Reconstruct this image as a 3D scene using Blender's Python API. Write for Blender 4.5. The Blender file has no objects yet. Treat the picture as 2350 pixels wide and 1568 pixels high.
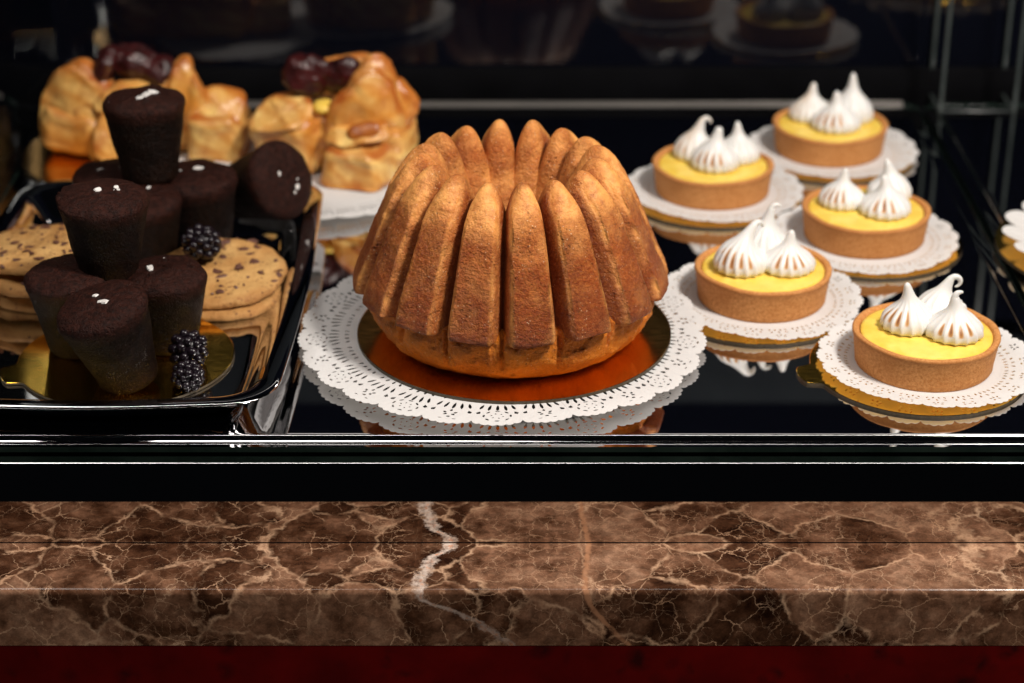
import bpy, bmesh, math, random
from mathutils import Vector, Matrix, noise, Euler

U = 0.01                      # the scene is laid out in centimetres, built in metres
R = math.radians
sin, cos, pi = math.sin, math.cos, math.pi
random.seed(7)
sc = bpy.context.scene
col = sc.collection

# ------------------------------------------------------------------ camera
cam = bpy.data.cameras.new('camera')
cam_o = bpy.data.objects.new('camera', cam)
col.objects.link(cam_o)
TH, DIST = R(26), 116.0
cam_o.location = (0, -DIST * cos(TH) * U, DIST * sin(TH) * U)
cam_o.rotation_euler = (R(90) - TH, 0, 0)
cam.sensor_width = 36.0
cam.lens = 4650 / 2350 * 36.0
cam.clip_start = 0.05
cam.clip_end = 50
cam.dof.use_dof = True
cam.dof.focus_distance = 1.065
cam.dof.aperture_fstop = 5.4
sc.camera = cam_o

# ------------------------------------------------------------------ world: a dark shop
w = bpy.data.worlds.new('World')
sc.world = w
w.use_nodes = True
w.node_tree.nodes['Background'].inputs[0].default_value = (0.55, 0.62, 0.8, 1)
w.node_tree.nodes['Background'].inputs[1].default_value = 0.003

# ------------------------------------------------------------------ lamps
def area(name, loc, target, sx, sy, power, colr):
    l = bpy.data.lights.new(name, 'AREA')
    l.shape = 'RECTANGLE'
    l.size, l.size_y = sx * U, sy * U
    l.energy = power
    l.color = colr
    o = bpy.data.objects.new(name, l)
    col.objects.link(o)
    o.location = Vector(loc) * U
    d = Vector(target) - Vector(loc)
    o.rotation_euler = d.to_track_quat('-Z', 'Y').to_euler()
    return o
area('case_strip_lamp', (4, -23, 75), (2, 2, 0), 150, 5.0, 3.3, (1.0, 0.93, 0.86))
area('key_lamp', (68, -60, 126), (6, 2, 3), 22, 20, 25.5, (1.0, 0.93, 0.85))
area('left_lamp', (-45, -6, 58), (-24, 10, 0), 26, 22, 0.9, (1.0, 0.95, 0.9))

vs = sc.view_settings
vs.view_transform = 'Standard'
vs.look = 'None'
vs.exposure = 0.0
vs.gamma = 1.0
sc.cycles.max_bounces = 10
sc.cycles.glossy_bounces = 6
sc.cycles.transmission_bounces = 8
sc.cycles.caustics_reflective = True
sc.cycles.caustics_refractive = False
sc.cycles.blur_glossy = 0.5
sc.cycles.sample_clamp_indirect = 8.0
sc.cycles.use_denoising = True

# ------------------------------------------------------------------ material helpers
def new_mat(name):
    m = bpy.data.materials.new(name)
    m.use_nodes = True
    nt = m.node_tree
    b = nt.nodes['Principled BSDF']
    return m, nt, b
def N(nt, typ, **kw):
    n = nt.nodes.new(typ)
    for k, v in kw.items():
        if k.startswith('i_'):
            n.inputs[k[2:].replace('_', ' ')].default_value = v
        else:
            setattr(n, k, v)
    return n
def L(nt, a, b):
    nt.links.new(a, b)
def ramp(nt, src, stops, interp='LINEAR'):
    r = nt.nodes.new('ShaderNodeValToRGB')
    r.color_ramp.interpolation = interp
    e = r.color_ramp.elements
    while len(e) < len(stops):
        e.new(0.5)
    for x, (p, c) in zip(e, stops):
        x.position = p
        x.color = (c[0], c[1], c[2], 1) if isinstance(c, (tuple, list)) else (c, c, c, 1)
    if src is not None:
        L(nt, src, r.inputs[0])
    return r.outputs[0]
def mixc(nt, fac, a, b, mode='MIX'):
    m = nt.nodes.new('ShaderNodeMix')
    m.data_type = 'RGBA'
    m.blend_type = mode
    for i, s in ((0, fac), (6, a), (7, b)):
        if isinstance(s, (int, float)):
            m.inputs[i].default_value = s
        elif isinstance(s, (tuple, list)):
            m.inputs[i].default_value = (s[0], s[1], s[2], 1)
        else:
            L(nt, s, m.inputs[i])
    return m.outputs[2]
def mth(nt, op, a, b=None, c=None, clamp=False):
    m = nt.nodes.new('ShaderNodeMath')
    m.operation = op
    m.use_clamp = clamp
    for i, s in enumerate((a, b, c)):
        if s is None:
            continue
        if isinstance(s, (int, float)):
            m.inputs[i].default_value = s
        else:
            L(nt, s, m.inputs[i])
    return m.outputs[0]
def noise_t(nt, vec, scale, detail=4.0, rough=0.55, dist=0.0):
    n = N(nt, 'ShaderNodeTexNoise', i_Scale=scale, i_Detail=detail, i_Roughness=rough, i_Distortion=dist)
    L(nt, vec, n.inputs['Vector'])
    return n.outputs[0]
def voro(nt, vec, scale, feature='F1', out=0, rnd=1.0):
    n = N(nt, 'ShaderNodeTexVoronoi', feature=feature, i_Scale=scale, i_Randomness=rnd)
    L(nt, vec, n.inputs['Vector'])
    return n.outputs[out]
def bump(nt, b, h, strength, dist, prev=None):
    n = N(nt, 'ShaderNodeBump', i_Strength=strength, i_Distance=dist)
    L(nt, h, n.inputs['Height'])
    if prev is not None:
        L(nt, prev, n.inputs['Normal'])
    if b is not None:
        L(nt, n.outputs[0], b.inputs['Normal'])
    return n.outputs[0]
def objco(nt):
    return N(nt, 'ShaderNodeTexCoord').outputs['Object']
def attr(nt, name):
    return N(nt, 'ShaderNodeAttribute', attribute_name=name).outputs['Fac']

# polished steel
M_steel, nt, b = new_mat('polished_steel')
b.inputs['Metallic'].default_value = 1
b.inputs['Base Color'].default_value = (0.66, 0.66, 0.67, 1)
co = objco(nt)
b.inputs['Roughness'].default_value = 0.03
L(nt, ramp(nt, noise_t(nt, co, 12, 3), [(0.3, (0.60, 0.60, 0.61)), (0.7, (0.66, 0.66, 0.67))]), b.inputs['Base Color'])

# gold foil card
def gold(name, base, rough):
    m, nt, b = new_mat(name)
    b.inputs['Metallic'].default_value = 1
    co = objco(nt)
    st = N(nt, 'ShaderNodeMapping')
    st.inputs['Scale'].default_value = (120, 900, 120)
    L(nt, co, st.inputs[0])
    fib = noise_t(nt, st.outputs[0], 1.0, 3)
    L(nt, mixc(nt, ramp(nt, noise_t(nt, co, 60, 4), [(0.3, 0.0), (0.7, 1.0)]), base, tuple(c * 0.88 for c in base)), b.inputs['Base Color'])
    L(nt, ramp(nt, fib, [(0.3, rough * 0.7), (0.7, rough * 1.4)]), b.inputs['Roughness'])
    bump(nt, b, fib, 0.05, 0.0004)
    return m
M_gold = gold('gold_foil', (1.0, 0.60, 0.07), 0.12)
M_gold_cake = gold('gold_foil_deep', (0.80, 0.42, 0.09), 0.16)

M_card, nt, b = new_mat('card_edge')
b.inputs['Base Color'].default_value = (0.45, 0.36, 0.22, 1)
L(nt, ramp(nt, noise_t(nt, objco(nt), 600, 2), [(0.3, (0.05, 0.035, 0.018)), (0.7, (0.09, 0.065, 0.035))]), b.inputs['Base Color'])
b.inputs['Roughness'].default_value = 0.5

# doily paper
M_paper, nt, b = new_mat('doily_paper')
co = objco(nt)
L(nt, mixc(nt, noise_t(nt, co, 900, 3), (0.82, 0.81, 0.81), (0.88, 0.87, 0.87)), b.inputs['Base Color'])
b.inputs['Roughness'].default_value = 0.75
b.inputs['Specular IOR Level'].default_value = 0.25
h1 = bump(nt, None, voro(nt, co, 420, 'F1'), 0.25, 0.0005)
bump(nt, b, noise_t(nt, co, 90, 4), 0.3, 0.002, h1)
tr = N(nt, 'ShaderNodeBsdfTranslucent')
tr.inputs[0].default_value = (0.9, 0.88, 0.84, 1)
ms = N(nt, 'ShaderNodeMixShader')
ms.inputs[0].default_value = 0.32
L(nt, b.outputs[0], ms.inputs[1])
L(nt, tr.outputs[0], ms.inputs[2])
L(nt, ms.outputs[0], nt.nodes['Material Output'].inputs[0])

# bundt crust
def crust_mat(name, dark, mid, pale, honey):
    m, nt, b = new_mat(name)
    co = objco(nt)
    big = noise_t(nt, co, 44, 6, 0.65)
    fine = noise_t(nt, co, 560, 4, 0.7)
    c1 = mixc(nt, ramp(nt, big, [(0.25, 0.15), (0.62, 1.0)]), dark, mid)
    c2 = mixc(nt, ramp(nt, fine, [(0.44, 0.0), (0.70, 0.7)]), c1, pale)
    bake_and_light = attr(nt, 'bake_and_light')  # pale mask: crust's own tone plus highlights put into the colour
    c2 = mixc(nt, mth(nt, 'MULTIPLY', attr(nt, 'bake_shade'), 0.72), c2, (dark[0] * 1.2, dark[1] * 1.1, dark[2] * 1.1))  # darkens the lower ribs: browning plus painted shade
    wv = mth(nt, 'MULTIPLY', bake_and_light, ramp(nt, noise_t(nt, co, 110, 5, 0.7), [(0.32, 0.25), (0.62, 1.0)]), clamp=True)
    c3 = mixc(nt, wv, c2, honey)
    # dark crumb pores
    pores = voro(nt, co, 300, 'F1')
    pm = mth(nt, 'MULTIPLY', ramp(nt, pores, [(0.10, 1.0), (0.26, 0.0)]), ramp(nt, noise_t(nt, co, 70, 3), [(0.5, 0.0), (0.66, 1.0)]))
    c4 = mixc(nt, mth(nt, 'MULTIPLY', pm, 0.55), c3, (dark[0] * 0.35, dark[1] * 0.3, dark[2] * 0.3))
    # tiny sugar specks
    sp = ramp(nt, voro(nt, co, 430, 'F1'), [(0.08, 1.0), (0.17, 0.0)])
    spm = mth(nt, 'MULTIPLY', sp, ramp(nt, noise_t(nt, co, 70, 3), [(0.44, 0.0), (0.58, 0.9)]))
    c5 = mixc(nt, spm, c4, (0.78, 0.58, 0.38))
    L(nt, c5, b.inputs['Base Color'])
    b.inputs['Roughness'].default_value = 0.42
    b.inputs['Specular IOR Level'].default_value = 0.36
    b.inputs['Subsurface Weight'].default_value = 0.06
    b.inputs['Subsurface Radius'].default_value = (0.004, 0.0016, 0.0006)
    sm = mth(nt, 'SUBTRACT', 1.0, mth(nt, 'MULTIPLY', bake_and_light, 0.75))
    n1 = bump(nt, None, mth(nt, 'MULTIPLY', sm, mth(nt, 'SUBTRACT', 1.0, pm)), 0.8, 0.0014)
    n2 = bump(nt, None, mth(nt, 'MULTIPLY', sm, noise_t(nt, co, 380, 4, 0.75)), 1.0, 0.0034, n1)
    bump(nt, b, noise_t(nt, co, 60, 5, 0.65), 0.35, 0.003, n2)
    return m
M_cake = crust_mat('bundt_crust', (0.150, 0.026, 0.004), (0.41, 0.082, 0.010), (0.70, 0.225, 0.042), (0.92, 0.42, 0.115))
M_cakebase = crust_mat('bundt_base_crust', (0.34, 0.064, 0.005), (0.74, 0.205, 0.012), (0.88, 0.29, 0.022), (0.90, 0.33, 0.03))  # orange: paler crust plus gold-board glow put into the colour

# shortcrust tart shell
M_short, nt, b = new_mat('shortcrust')
co = objco(nt)
c = mixc(nt, ramp(nt, noise_t(nt, co, 700, 4, 0.7), [(0.36, 0.0), (0.64, 1.0)]), (0.46, 0.175, 0.047), (0.78, 0.39, 0.142))
c = mixc(nt, ramp(nt, noise_t(nt, co, 60, 4), [(0.35, 0.0), (0.7, 0.6)]), c, (0.50, 0.20, 0.055))
oi = N(nt, 'ShaderNodeObjectInfo')
c = mixc(nt, mth(nt, 'MULTIPLY', oi.outputs['Random'], 0.35), c, (0.40, 0.155, 0.042))
L(nt, mixc(nt, attr(nt, 'bake_and_light'), c, (0.34, 0.115, 0.028)), b.inputs['Base Color'])
b.inputs['Roughness'].default_value = 0.7
b.inputs['Specular IOR Level'].default_value = 0.2
n1 = bump(nt, None, noise_t(nt, co, 900, 3, 0.7), 0.45, 0.0007)
bump(nt, b, noise_t(nt, co, 120, 4), 0.25, 0.0015, n1)

# lemon curd
M_curd, nt, b = new_mat('lemon_curd')
co = objco(nt)
L(nt, mixc(nt, ramp(nt, noise_t(nt, co, 90, 4), [(0.35, 0.0), (0.7, 1.0)]), (0.85, 0.56, 0.075), (0.91, 0.69, 0.15)), b.inputs['Base Color'])
b.inputs['Roughness'].default_value = 0.32
b.inputs['Subsurface Weight'].default_value = 0.25
b.inputs['Subsurface Radius'].default_value = (0.006, 0.004, 0.0008)
bump(nt, b, noise_t(nt, co, 130, 3), 0.15, 0.0012)

# meringue
M_mer, nt, b = new_mat('meringue')
co = objco(nt)
tz = attr(nt, 'toast')
base = mixc(nt, noise_t(nt, co, 200, 3), (0.74, 0.725, 0.70), (0.80, 0.79, 0.77))
blush = attr(nt, 'blush')
base = mixc(nt, mth(nt, 'MULTIPLY', blush, ramp(nt, noise_t(nt, co, 120, 4), [(0.4, 0.2), (0.7, 1.0)])), base, (0.72, 0.46, 0.22))
tc = mixc(nt, ramp(nt, tz, [(0.30, 0.0), (0.75, 1.0)]), (0.62, 0.33, 0.12), (0.20, 0.055, 0.016))
L(nt, mixc(nt, ramp(nt, tz, [(0.05, 0.0), (0.32, 1.0)]), base, tc), b.inputs['Base Color'])
b.inputs['Roughness'].default_value = 0.42
b.inputs['Subsurface Weight'].default_value = 0.4
b.inputs['Subsurface Radius'].default_value = (0.005, 0.004, 0.003)
bump(nt, b, noise_t(nt, co, 260, 3), 0.08, 0.0006)

# chocolate sponge
M_choc, nt, b = new_mat('chocolate_sponge')
co = objco(nt)
tp = attr(nt, 'top')
side = mixc(nt, ramp(nt, noise_t(nt, co, 260, 5, 0.7), [(0.4, 0.0), (0.7, 1.0)]), (0.004, 0.0019, 0.0014), (0.013, 0.0052, 0.0030))
topc = mixc(nt, ramp(nt, noise_t(nt, co, 300, 5, 0.75), [(0.38, 0.0), (0.68, 1.0)]), (0.010, 0.0030, 0.0020), (0.042, 0.0115, 0.0070))
c = mixc(nt, tp, side, topc)
L(nt, mixc(nt, mth(nt, 'MULTIPLY', attr(nt, 'foot'), ramp(nt, noise_t(nt, co, 140, 4), [(0.35, 0.0), (0.65, 1.0)])), c, (0.020, 0.0075, 0.0030)), b.inputs['Base Color'])  # lower sides warmed: glow off the gold card put into the colour
b.inputs['Roughness'].default_value = 0.5
b.inputs['Specular IOR Level'].default_value = 0.13
n1 = bump(nt, None, ramp(nt, voro(nt, co, 600, 'F1'), [(0.1, 0.0), (0.45, 1.0)]), 0.5, 0.0012)
bump(nt, b, noise_t(nt, co, 260, 5, 0.75), 0.7, 0.0028, n1)

M_salt, nt, b = new_mat('salt_flake')
L(nt, mixc(nt, noise_t(nt, objco(nt), 700, 2), (0.62, 0.58, 0.55), (0.86, 0.84, 0.82)), b.inputs['Base Color'])
b.inputs['Roughness'].default_value = 0.3

# cookie
M_cookie, nt, b = new_mat('cookie_dough')
co = objco(nt)
c = mixc(nt, ramp(nt, noise_t(nt, co, 45, 5), [(0.3, 0.0), (0.7, 1.0)]), (0.40, 0.185, 0.052), (0.60, 0.355, 0.130))
c = mixc(nt, mth(nt, 'MULTIPLY', attr(nt, 'bake_and_light'), ramp(nt, noise_t(nt, co, 80, 4), [(0.35, 0.2), (0.65, 0.9)])), c, (0.36, 0.155, 0.045))
ch = ramp(nt, voro(nt, co, 300, 'F1'), [(0.16, 1.0), (0.3, 0.0)])
chm = mth(nt, 'MULTIPLY', ch, ramp(nt, noise_t(nt, co, 120, 3), [(0.46, 0.0), (0.56, 1.0)]))
c = mixc(nt, ramp(nt, noise_t(nt, co, 150, 5, 0.7), [(0.56, 0.0), (0.72, 0.8)]), c, (0.27, 0.105, 0.035))
L(nt, mixc(nt, mth(nt, 'MULTIPLY', chm, 0.85), c, (0.075, 0.026, 0.016)), b.inputs['Base Color'])
b.inputs['Roughness'].default_value = 0.7
b.inputs['Specular IOR Level'].default_value = 0.25
n1 = bump(nt, None, noise_t(nt, co, 420, 4, 0.7), 0.4, 0.001)
bump(nt, b, noise_t(nt, co, 90, 5), 0.8, 0.005, n1)
M_chip, nt, b = new_mat('chocolate_chip')
L(nt, mixc(nt, noise_t(nt, objco(nt), 500, 3), (0.060, 0.022, 0.014), (0.16, 0.065, 0.04)), b.inputs['Base Color'])
b.inputs['Roughness'].default_value = 0.5

# blackberry
M_berry, nt, b = new_mat('blackberry_skin')
L(nt, mixc(nt, noise_t(nt, objco(nt), 120, 2), (0.004, 0.0035, 0.006), (0.013, 0.006, 0.010)), b.inputs['Base Color'])
b.inputs['Roughness'].default_value = 0.25
b.inputs['Specular IOR Level'].default_value = 0.45

# puff pastry
M_puff, nt, b = new_mat('puff_pastry')
co = objco(nt)
br = attr(nt, 'bake_and_light')
warp = noise_t(nt, co, 32, 4, 0.6)
c = mixc(nt, ramp(nt, warp, [(0.36, 0.0), (0.64, 1.0)]), (0.62, 0.24, 0.032), (0.90, 0.60, 0.20))
strat = N(nt, 'ShaderNodeTexWave', wave_type='BANDS', bands_direction='Z', i_Scale=24.0, i_Distortion=9.0, i_Detail=3.0)
strat.inputs['Detail Scale'].default_value = 0.6
smp = N(nt, 'ShaderNodeMapping')
smp.inputs['Rotation'].default_value = (R(12), R(-32), 0)
L(nt, co, smp.inputs[0])
L(nt, smp.outputs[0], strat.inputs['Vector'])
c = mixc(nt, mth(nt, 'MULTIPLY', ramp(nt, strat.outputs[1], [(0.45, 0.0), (0.95, 1.0)]), 0.55), c, (0.58, 0.215, 0.03))
bf = mth(nt, 'ADD', mth(nt, 'MULTIPLY', br, 0.9), mth(nt, 'MULTIPLY', ramp(nt, noise_t(nt, co, 58, 5), [(0.55, 0.0), (0.7, 1.0)]), 0.5), clamp=True)
L(nt, mixc(nt, bf, c, (0.40, 0.095, 0.012)), b.inputs['Base Color'])
b.inputs['Roughness'].default_value = 0.34
b.inputs['Specular IOR Level'].default_value = 0.5
n1 = bump(nt, None, strat.outputs[1], 0.2, 0.0012)
bump(nt, b, noise_t(nt, co, 140, 5), 0.35, 0.002, n1)
# glazed prune
M_prune, nt, b = new_mat('glazed_prune')
co = objco(nt)
L(nt, mixc(nt, ramp(nt, noise_t(nt, co, 90, 4), [(0.3, 0.0), (0.7, 1.0)]), (0.011, 0.0025, 0.003), (0.060, 0.006, 0.006)), b.inputs['Base Color'])
b.inputs['Roughness'].default_value = 0.36
b.inputs['Coat Weight'].default_value = 0.05
bump(nt, b, noise_t(nt, co, 110, 4, 0.6), 0.6, 0.004)
M_custard, nt, b = new_mat('custard')
L(nt, mixc(nt, noise_t(nt, objco(nt), 150, 3), (0.80, 0.50, 0.06), (0.88, 0.62, 0.12)), b.inputs['Base Color'])
b.inputs['Roughness'].default_value = 0.35

# brown marble with fine pale veining, laid out on the unfolded slab (uv in cm)
M_marble, nt, b = new_mat('brown_marble')
uvn = N(nt, 'ShaderNodeUVMap', uv_map='UVMap').outputs[0]
def warped(scale, amt, seed):
    mp = N(nt, 'ShaderNodeMapping')
    mp.inputs['Location'].default_value = (seed, seed * 1.7, 0)
    L(nt, uvn, mp.inputs[0])
    n = N(nt, 'ShaderNodeTexNoise', i_Scale=scale, i_Detail=6.0, i_Roughness=0.6)
    L(nt, mp.outputs[0], n.inputs['Vector'])
    s = N(nt, 'ShaderNodeVectorMath', operation='SUBTRACT')
    L(nt, n.outputs[1], s.inputs[0])
    s.inputs[1].default_value = (0.5, 0.5, 0.5)
    m = N(nt, 'ShaderNodeVectorMath', operation='SCALE')
    L(nt, s.outputs[0], m.inputs[0])
    m.inputs['Scale'].default_value = amt
    a = N(nt, 'ShaderNodeVectorMath', operation='ADD')
    L(nt, mp.outputs[0], a.inputs[0])
    L(nt, m.outputs[0], a.inputs[1])
    return a.outputs[0]
w1 = warped(0.35, 2.6, 11.3)
w2 = warped(0.9, 1.1, 31.0)
w3 = warped(2.2, 0.55, 57.0)
cell = voro(nt, w1, 0.22, 'F1', 1)
sep = N(nt, 'ShaderNodeSeparateColor')
L(nt, cell, sep.inputs[0])
cl = ramp(nt, sep.outputs[0], [(0.0, 0.02), (0.30, 0.10), (0.55, 0.45), (1.0, 0.8)])
cloud = noise_t(nt, w1, 0.55, 7, 0.62)
tone = mth(nt, 'ADD', mth(nt, 'MULTIPLY', cl, 0.55), mth(nt, 'MULTIPLY', ramp(nt, cloud, [(0.34, 0.0), (0.68, 1.0)]), 0.55), clamp=True)
c = ramp(nt, tone, [(0.05, (0.018, 0.0060, 0.0030)), (0.35, (0.066, 0.027, 0.0135)), (0.65, (0.185, 0.090, 0.052)), (1.0, (0.33, 0.185, 0.115))])
grain = noise_t(nt, uvn, 9.0, 5, 0.7)
c = mixc(nt, 0.35, c, ramp(nt, grain, [(0.3, (0.2, 0.2, 0.2)), (0.7, (0.8, 0.8, 0.8))]), 'OVERLAY')
c = mixc(nt, 0.5, c, ramp(nt, noise_t(nt, w2, 1.7, 6, 0.65), [(0.36, (0.18, 0.18, 0.18)), (0.66, (0.82, 0.82, 0.82))]), 'OVERLAY')
def veins(vec, scale, width, feat='DISTANCE_TO_EDGE'):
    return ramp(nt, voro(nt, vec, scale, feat, 0), [(0.0, 1.0), (width * 0.35, 0.6), (width, 0.0)])
v1 = mth(nt, 'MULTIPLY', veins(w1, 0.22, 0.032), ramp(nt, noise_t(nt, uvn, 0.7, 3), [(0.38, 0.0), (0.6, 0.85)]))
v2 = mth(nt, 'MULTIPLY', veins(w2, 0.62, 0.022), ramp(nt, noise_t(nt, w1, 0.42, 3), [(0.42, 0.0), (0.62, 0.9)]))
v3 = mth(nt, 'MULTIPLY', veins(w3, 1.5, 0.020), ramp(nt, noise_t(nt, w2, 0.30, 4), [(0.46, 0.0), (0.62, 0.65)]))
vv = mth(nt, 'MAXIMUM', v1, mth(nt, 'MAXIMUM', v2, v3))
vc = mixc(nt, noise_t(nt, uvn, 0.5, 2), (0.55, 0.28, 0.15), (0.66, 0.46, 0.31))
c = mixc(nt, vv, c, vc)
# the broad white-and-orange vein and its thin neighbour
sxyz = N(nt, 'ShaderNodeSeparateXYZ')
L(nt, uvn, sxyz.inputs[0])
def band(pts, width, wob):
    fc = N(nt, 'ShaderNodeFloatCurve')
    cv = fc.mapping.curves[0]
    while len(cv.points) < len(pts):
        cv.points.new(0.5, 0.5)
    for p, (vv_, uu_) in zip(cv.points, pts):
        p.location = (vv_ / 9.0, (uu_ + 10) / 20)
        p.handle_type = 'AUTO'
    fc.mapping.update()
    L(nt, mth(nt, 'DIVIDE', sxyz.outputs[1], 9.0), fc.inputs['Value'])
    centre = mth(nt, 'SUBTRACT', mth(nt, 'MULTIPLY', fc.outputs[0], 20.0), 10.0)
    d = mth(nt, 'SUBTRACT', sxyz.outputs[0], centre)
    d = mth(nt, 'ADD', d, mth(nt, 'MULTIPLY', mth(nt, 'SUBTRACT', noise_t(nt, uvn, 1.3, 6, 0.7), 0.5), wob))
    ww = mth(nt, 'MULTIPLY', mth(nt, 'ADD', noise_t(nt, uvn, 0.8, 3), 0.15), width)
    return mth(nt, 'DIVIDE', mth(nt, 'ABSOLUTE', d), ww)
bd = band([(0.0, -3.3), (0.7, -3.4), (1.3, -4.1), (3.2, -4.6), (4.5, -4.75), (5.0, -4.5), (5.7, -3.0), (6.8, -1.2), (9.0, 1.2)], 0.62, 1.7)
fade = ramp(nt, mth(nt, 'DIVIDE', sxyz.outputs[1], 9.0), [(0.50, 1.0), (0.64, 0.5), (1.0, 0.25)])
bm_ = mth(nt, 'MULTIPLY', mth(nt, 'MULTIPLY', ramp(nt, bd, [(0.35, 1.0), (1.0, 0.0)]), fade), ramp(nt, noise_t(nt, uvn, 2.2, 5, 0.7), [(0.30, 0.25), (0.55, 1.0)]))
wc = mixc(nt, ramp(nt, bd, [(0.1, 1.0), (0.4, 0.0)]), (0.56, 0.42, 0.34), (0.64, 0.25, 0.12))
wc = mixc(nt, ramp(nt, noise_t(nt, uvn, 1.6, 4), [(0.45, 0.0), (0.6, 1.0)]), (0.60, 0.48, 0.41), wc)
c = mixc(nt, bm_, c, wc)
bd2 = band([(0.0, 4.1), (1.0, 4.0), (2.0, 3.9), (4.5, 3.8), (5.2, 4.0), (6.5, 4.9), (8.0, 6.3), (8.6, 6.9), (9.0, 7.4)], 0.30, 0.5)
c = mixc(nt, mth(nt, 'MULTIPLY', ramp(nt, bd2, [(0.4, 1.0), (1.0, 0.0)]), ramp(nt, noise_t(nt, uvn, 0.9, 3), [(0.4, 0.15), (0.6, 0.8)])), c, (0.42, 0.20, 0.105))
L(nt, c, b.inputs['Base Color'])
b.inputs['Specular IOR Level'].default_value = 0.38
L(nt, ramp(nt, noise_t(nt, uvn, 2.5, 5), [(0.3, 0.10), (0.7, 0.2)]), b.inputs['Roughness'])

# red speckled base
M_red, nt, b = new_mat('red_speckled_lacquer')
co = objco(nt)
sp = mth(nt, 'MULTIPLY', ramp(nt, voro(nt, co, 55, 'F1'), [(0.2, 1.0), (0.5, 0.0)]), ramp(nt, noise_t(nt, co, 40, 3), [(0.48, 0.0), (0.6, 1.0)]))
c = mixc(nt, ramp(nt, noise_t(nt, co, 24, 4), [(0.3, 0.0), (0.7, 1.0)]), (0.06, 0.0010, 0.0010), (0.12, 0.002, 0.0015))
L(nt, mixc(nt, mth(nt, 'MULTIPLY', sp, 0.85), c, (0.02, 0.002, 0.002)), b.inputs['Base Color'])
b.inputs['Roughness'].default_value = 0.35

M_black, nt, b = new_mat('black_back_glass')
b.inputs['Base Color'].default_value = (0.0025, 0.003, 0.006, 1)
L(nt, ramp(nt, noise_t(nt, objco(nt), 8, 3), [(0.3, (0.002, 0.0025, 0.005)), (0.7, (0.003, 0.0035, 0.007))]), b.inputs['Base Color'])
b.inputs['Roughness'].default_value = 0.04
b.inputs['IOR'].default_value = 1.72
M_shade, nt, b = new_mat('black_lacquer')
L(nt, ramp(nt, noise_t(nt, objco(nt), 20, 3), [(0.3, (0.004, 0.004, 0.005)), (0.7, (0.007, 0.007, 0.009))]), b.inputs['Base Color'])
b.inputs['Roughness'].default_value = 0.25
M_matt, nt, b = new_mat('matt_black')
L(nt, ramp(nt, noise_t(nt, objco(nt), 20, 3), [(0.3, (0.002, 0.002, 0.0025)), (0.7, (0.004, 0.004, 0.005))]), b.inputs['Base Color'])
b.inputs['Roughness'].default_value = 0.9
b.inputs['Specular IOR Level'].default_value = 0.05
M_mirror, nt, b = new_mat('dark_mirror')
b.inputs['Metallic'].default_value = 1
L(nt, ramp(nt, noise_t(nt, objco(nt), 20, 3), [(0.3, (0.62, 0.60, 0.58)), (0.7, (0.66, 0.64, 0.62))]), b.inputs['Base Color'])
b.inputs['Roughness'].default_value = 0.015
M_satin, nt, b = new_mat('satin_steel')
b.inputs['Metallic'].default_value = 1
L(nt, ramp(nt, noise_t(nt, objco(nt), 15, 3), [(0.3, (0.44, 0.41, 0.38)), (0.7, (0.52, 0.48, 0.44))]), b.inputs['Base Color'])
b.inputs['Roughness'].default_value = 0.42
M_edge, nt, b = new_mat('green_glass_edge')
L(nt, ramp(nt, noise_t(nt, objco(nt), 40, 4), [(0.3, (0.006, 0.011, 0.009)), (0.7, (0.016, 0.026, 0.021))]), b.inputs['Base Color'])
b.inputs['Roughness'].default_value = 0.12
M_rail, nt, b = new_mat('grey_back_rail')
L(nt, ramp(nt, noise_t(nt, objco(nt), 30, 3), [(0.3, (0.012, 0.014, 0.017)), (0.7, (0.016, 0.019, 0.022))]), b.inputs['Base Color'])
b.inputs['Roughness'].default_value = 0.85
b.inputs['Specular IOR Level'].default_value = 0.03
M_rod, nt, b = new_mat('frosted_green_glass')
L(nt, ramp(nt, noise_t(nt, objco(nt), 40, 3), [(0.3, (0.03, 0.038, 0.036)), (0.7, (0.05, 0.06, 0.058))]), b.inputs['Base Color'])
b.inputs['Roughness'].default_value = 0.25
M_glass, nt, b = new_mat('clear_glass')
b.inputs['Transmission Weight'].default_value = 1
L(nt, ramp(nt, noise_t(nt, objco(nt), 20, 2), [(0.3, (0.93, 0.98, 0.96)), (0.7, (0.95, 0.99, 0.97))]), b.inputs['Base Color'])
b.inputs['Roughness'].default_value = 0.0
b.inputs['IOR'].default_value = 1.45

# ------------------------------------------------------------------ object helpers
def link(name, me, mats, parent=None, loc=(0, 0, 0), rot=(0, 0, 0)):
    o = bpy.data.objects.new(name, me)
    col.objects.link(o)
    if parent is not None:
        o.parent = parent
    o.location = Vector(loc) * U
    o.rotation_euler = rot
    if mats is not None and not me.materials:
        for m in (mats if isinstance(mats, (list, tuple)) else [mats]):
            me.materials.append(m)
    return o
def mk(name, verts, faces, mat, parent=None, loc=(0, 0, 0), rot=(0, 0, 0), smooth=True, attrs=None, angle=None):
    me = bpy.data.meshes.new(name)
    me.from_pydata([(x * U, y * U, z * U) for x, y, z in verts], [], faces)
    me.polygons.foreach_set('use_smooth', [smooth] * len(me.polygons))
    if attrs:
        for k, v in attrs.items():
            a = me.attributes.new(k, 'FLOAT', 'POINT')
            a.data.foreach_set('value', v)
    me.update()
    if angle:
        me.set_sharp_from_angle(angle=R(angle))
    return link(name, me, mat, parent, loc, rot)
def empty(name, loc=(0, 0, 0), rot=(0, 0, 0)):
    o = bpy.data.objects.new(name, None)
    o.empty_display_size = 0.02
    col.objects.link(o)
    o.location = Vector(loc) * U
    o.rotation_euler = rot
    return o
def tag(o, label, cat, group=None):
    o['label'] = label
    o['category'] = cat
    if group:
        o['group'] = group
    return o
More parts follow.
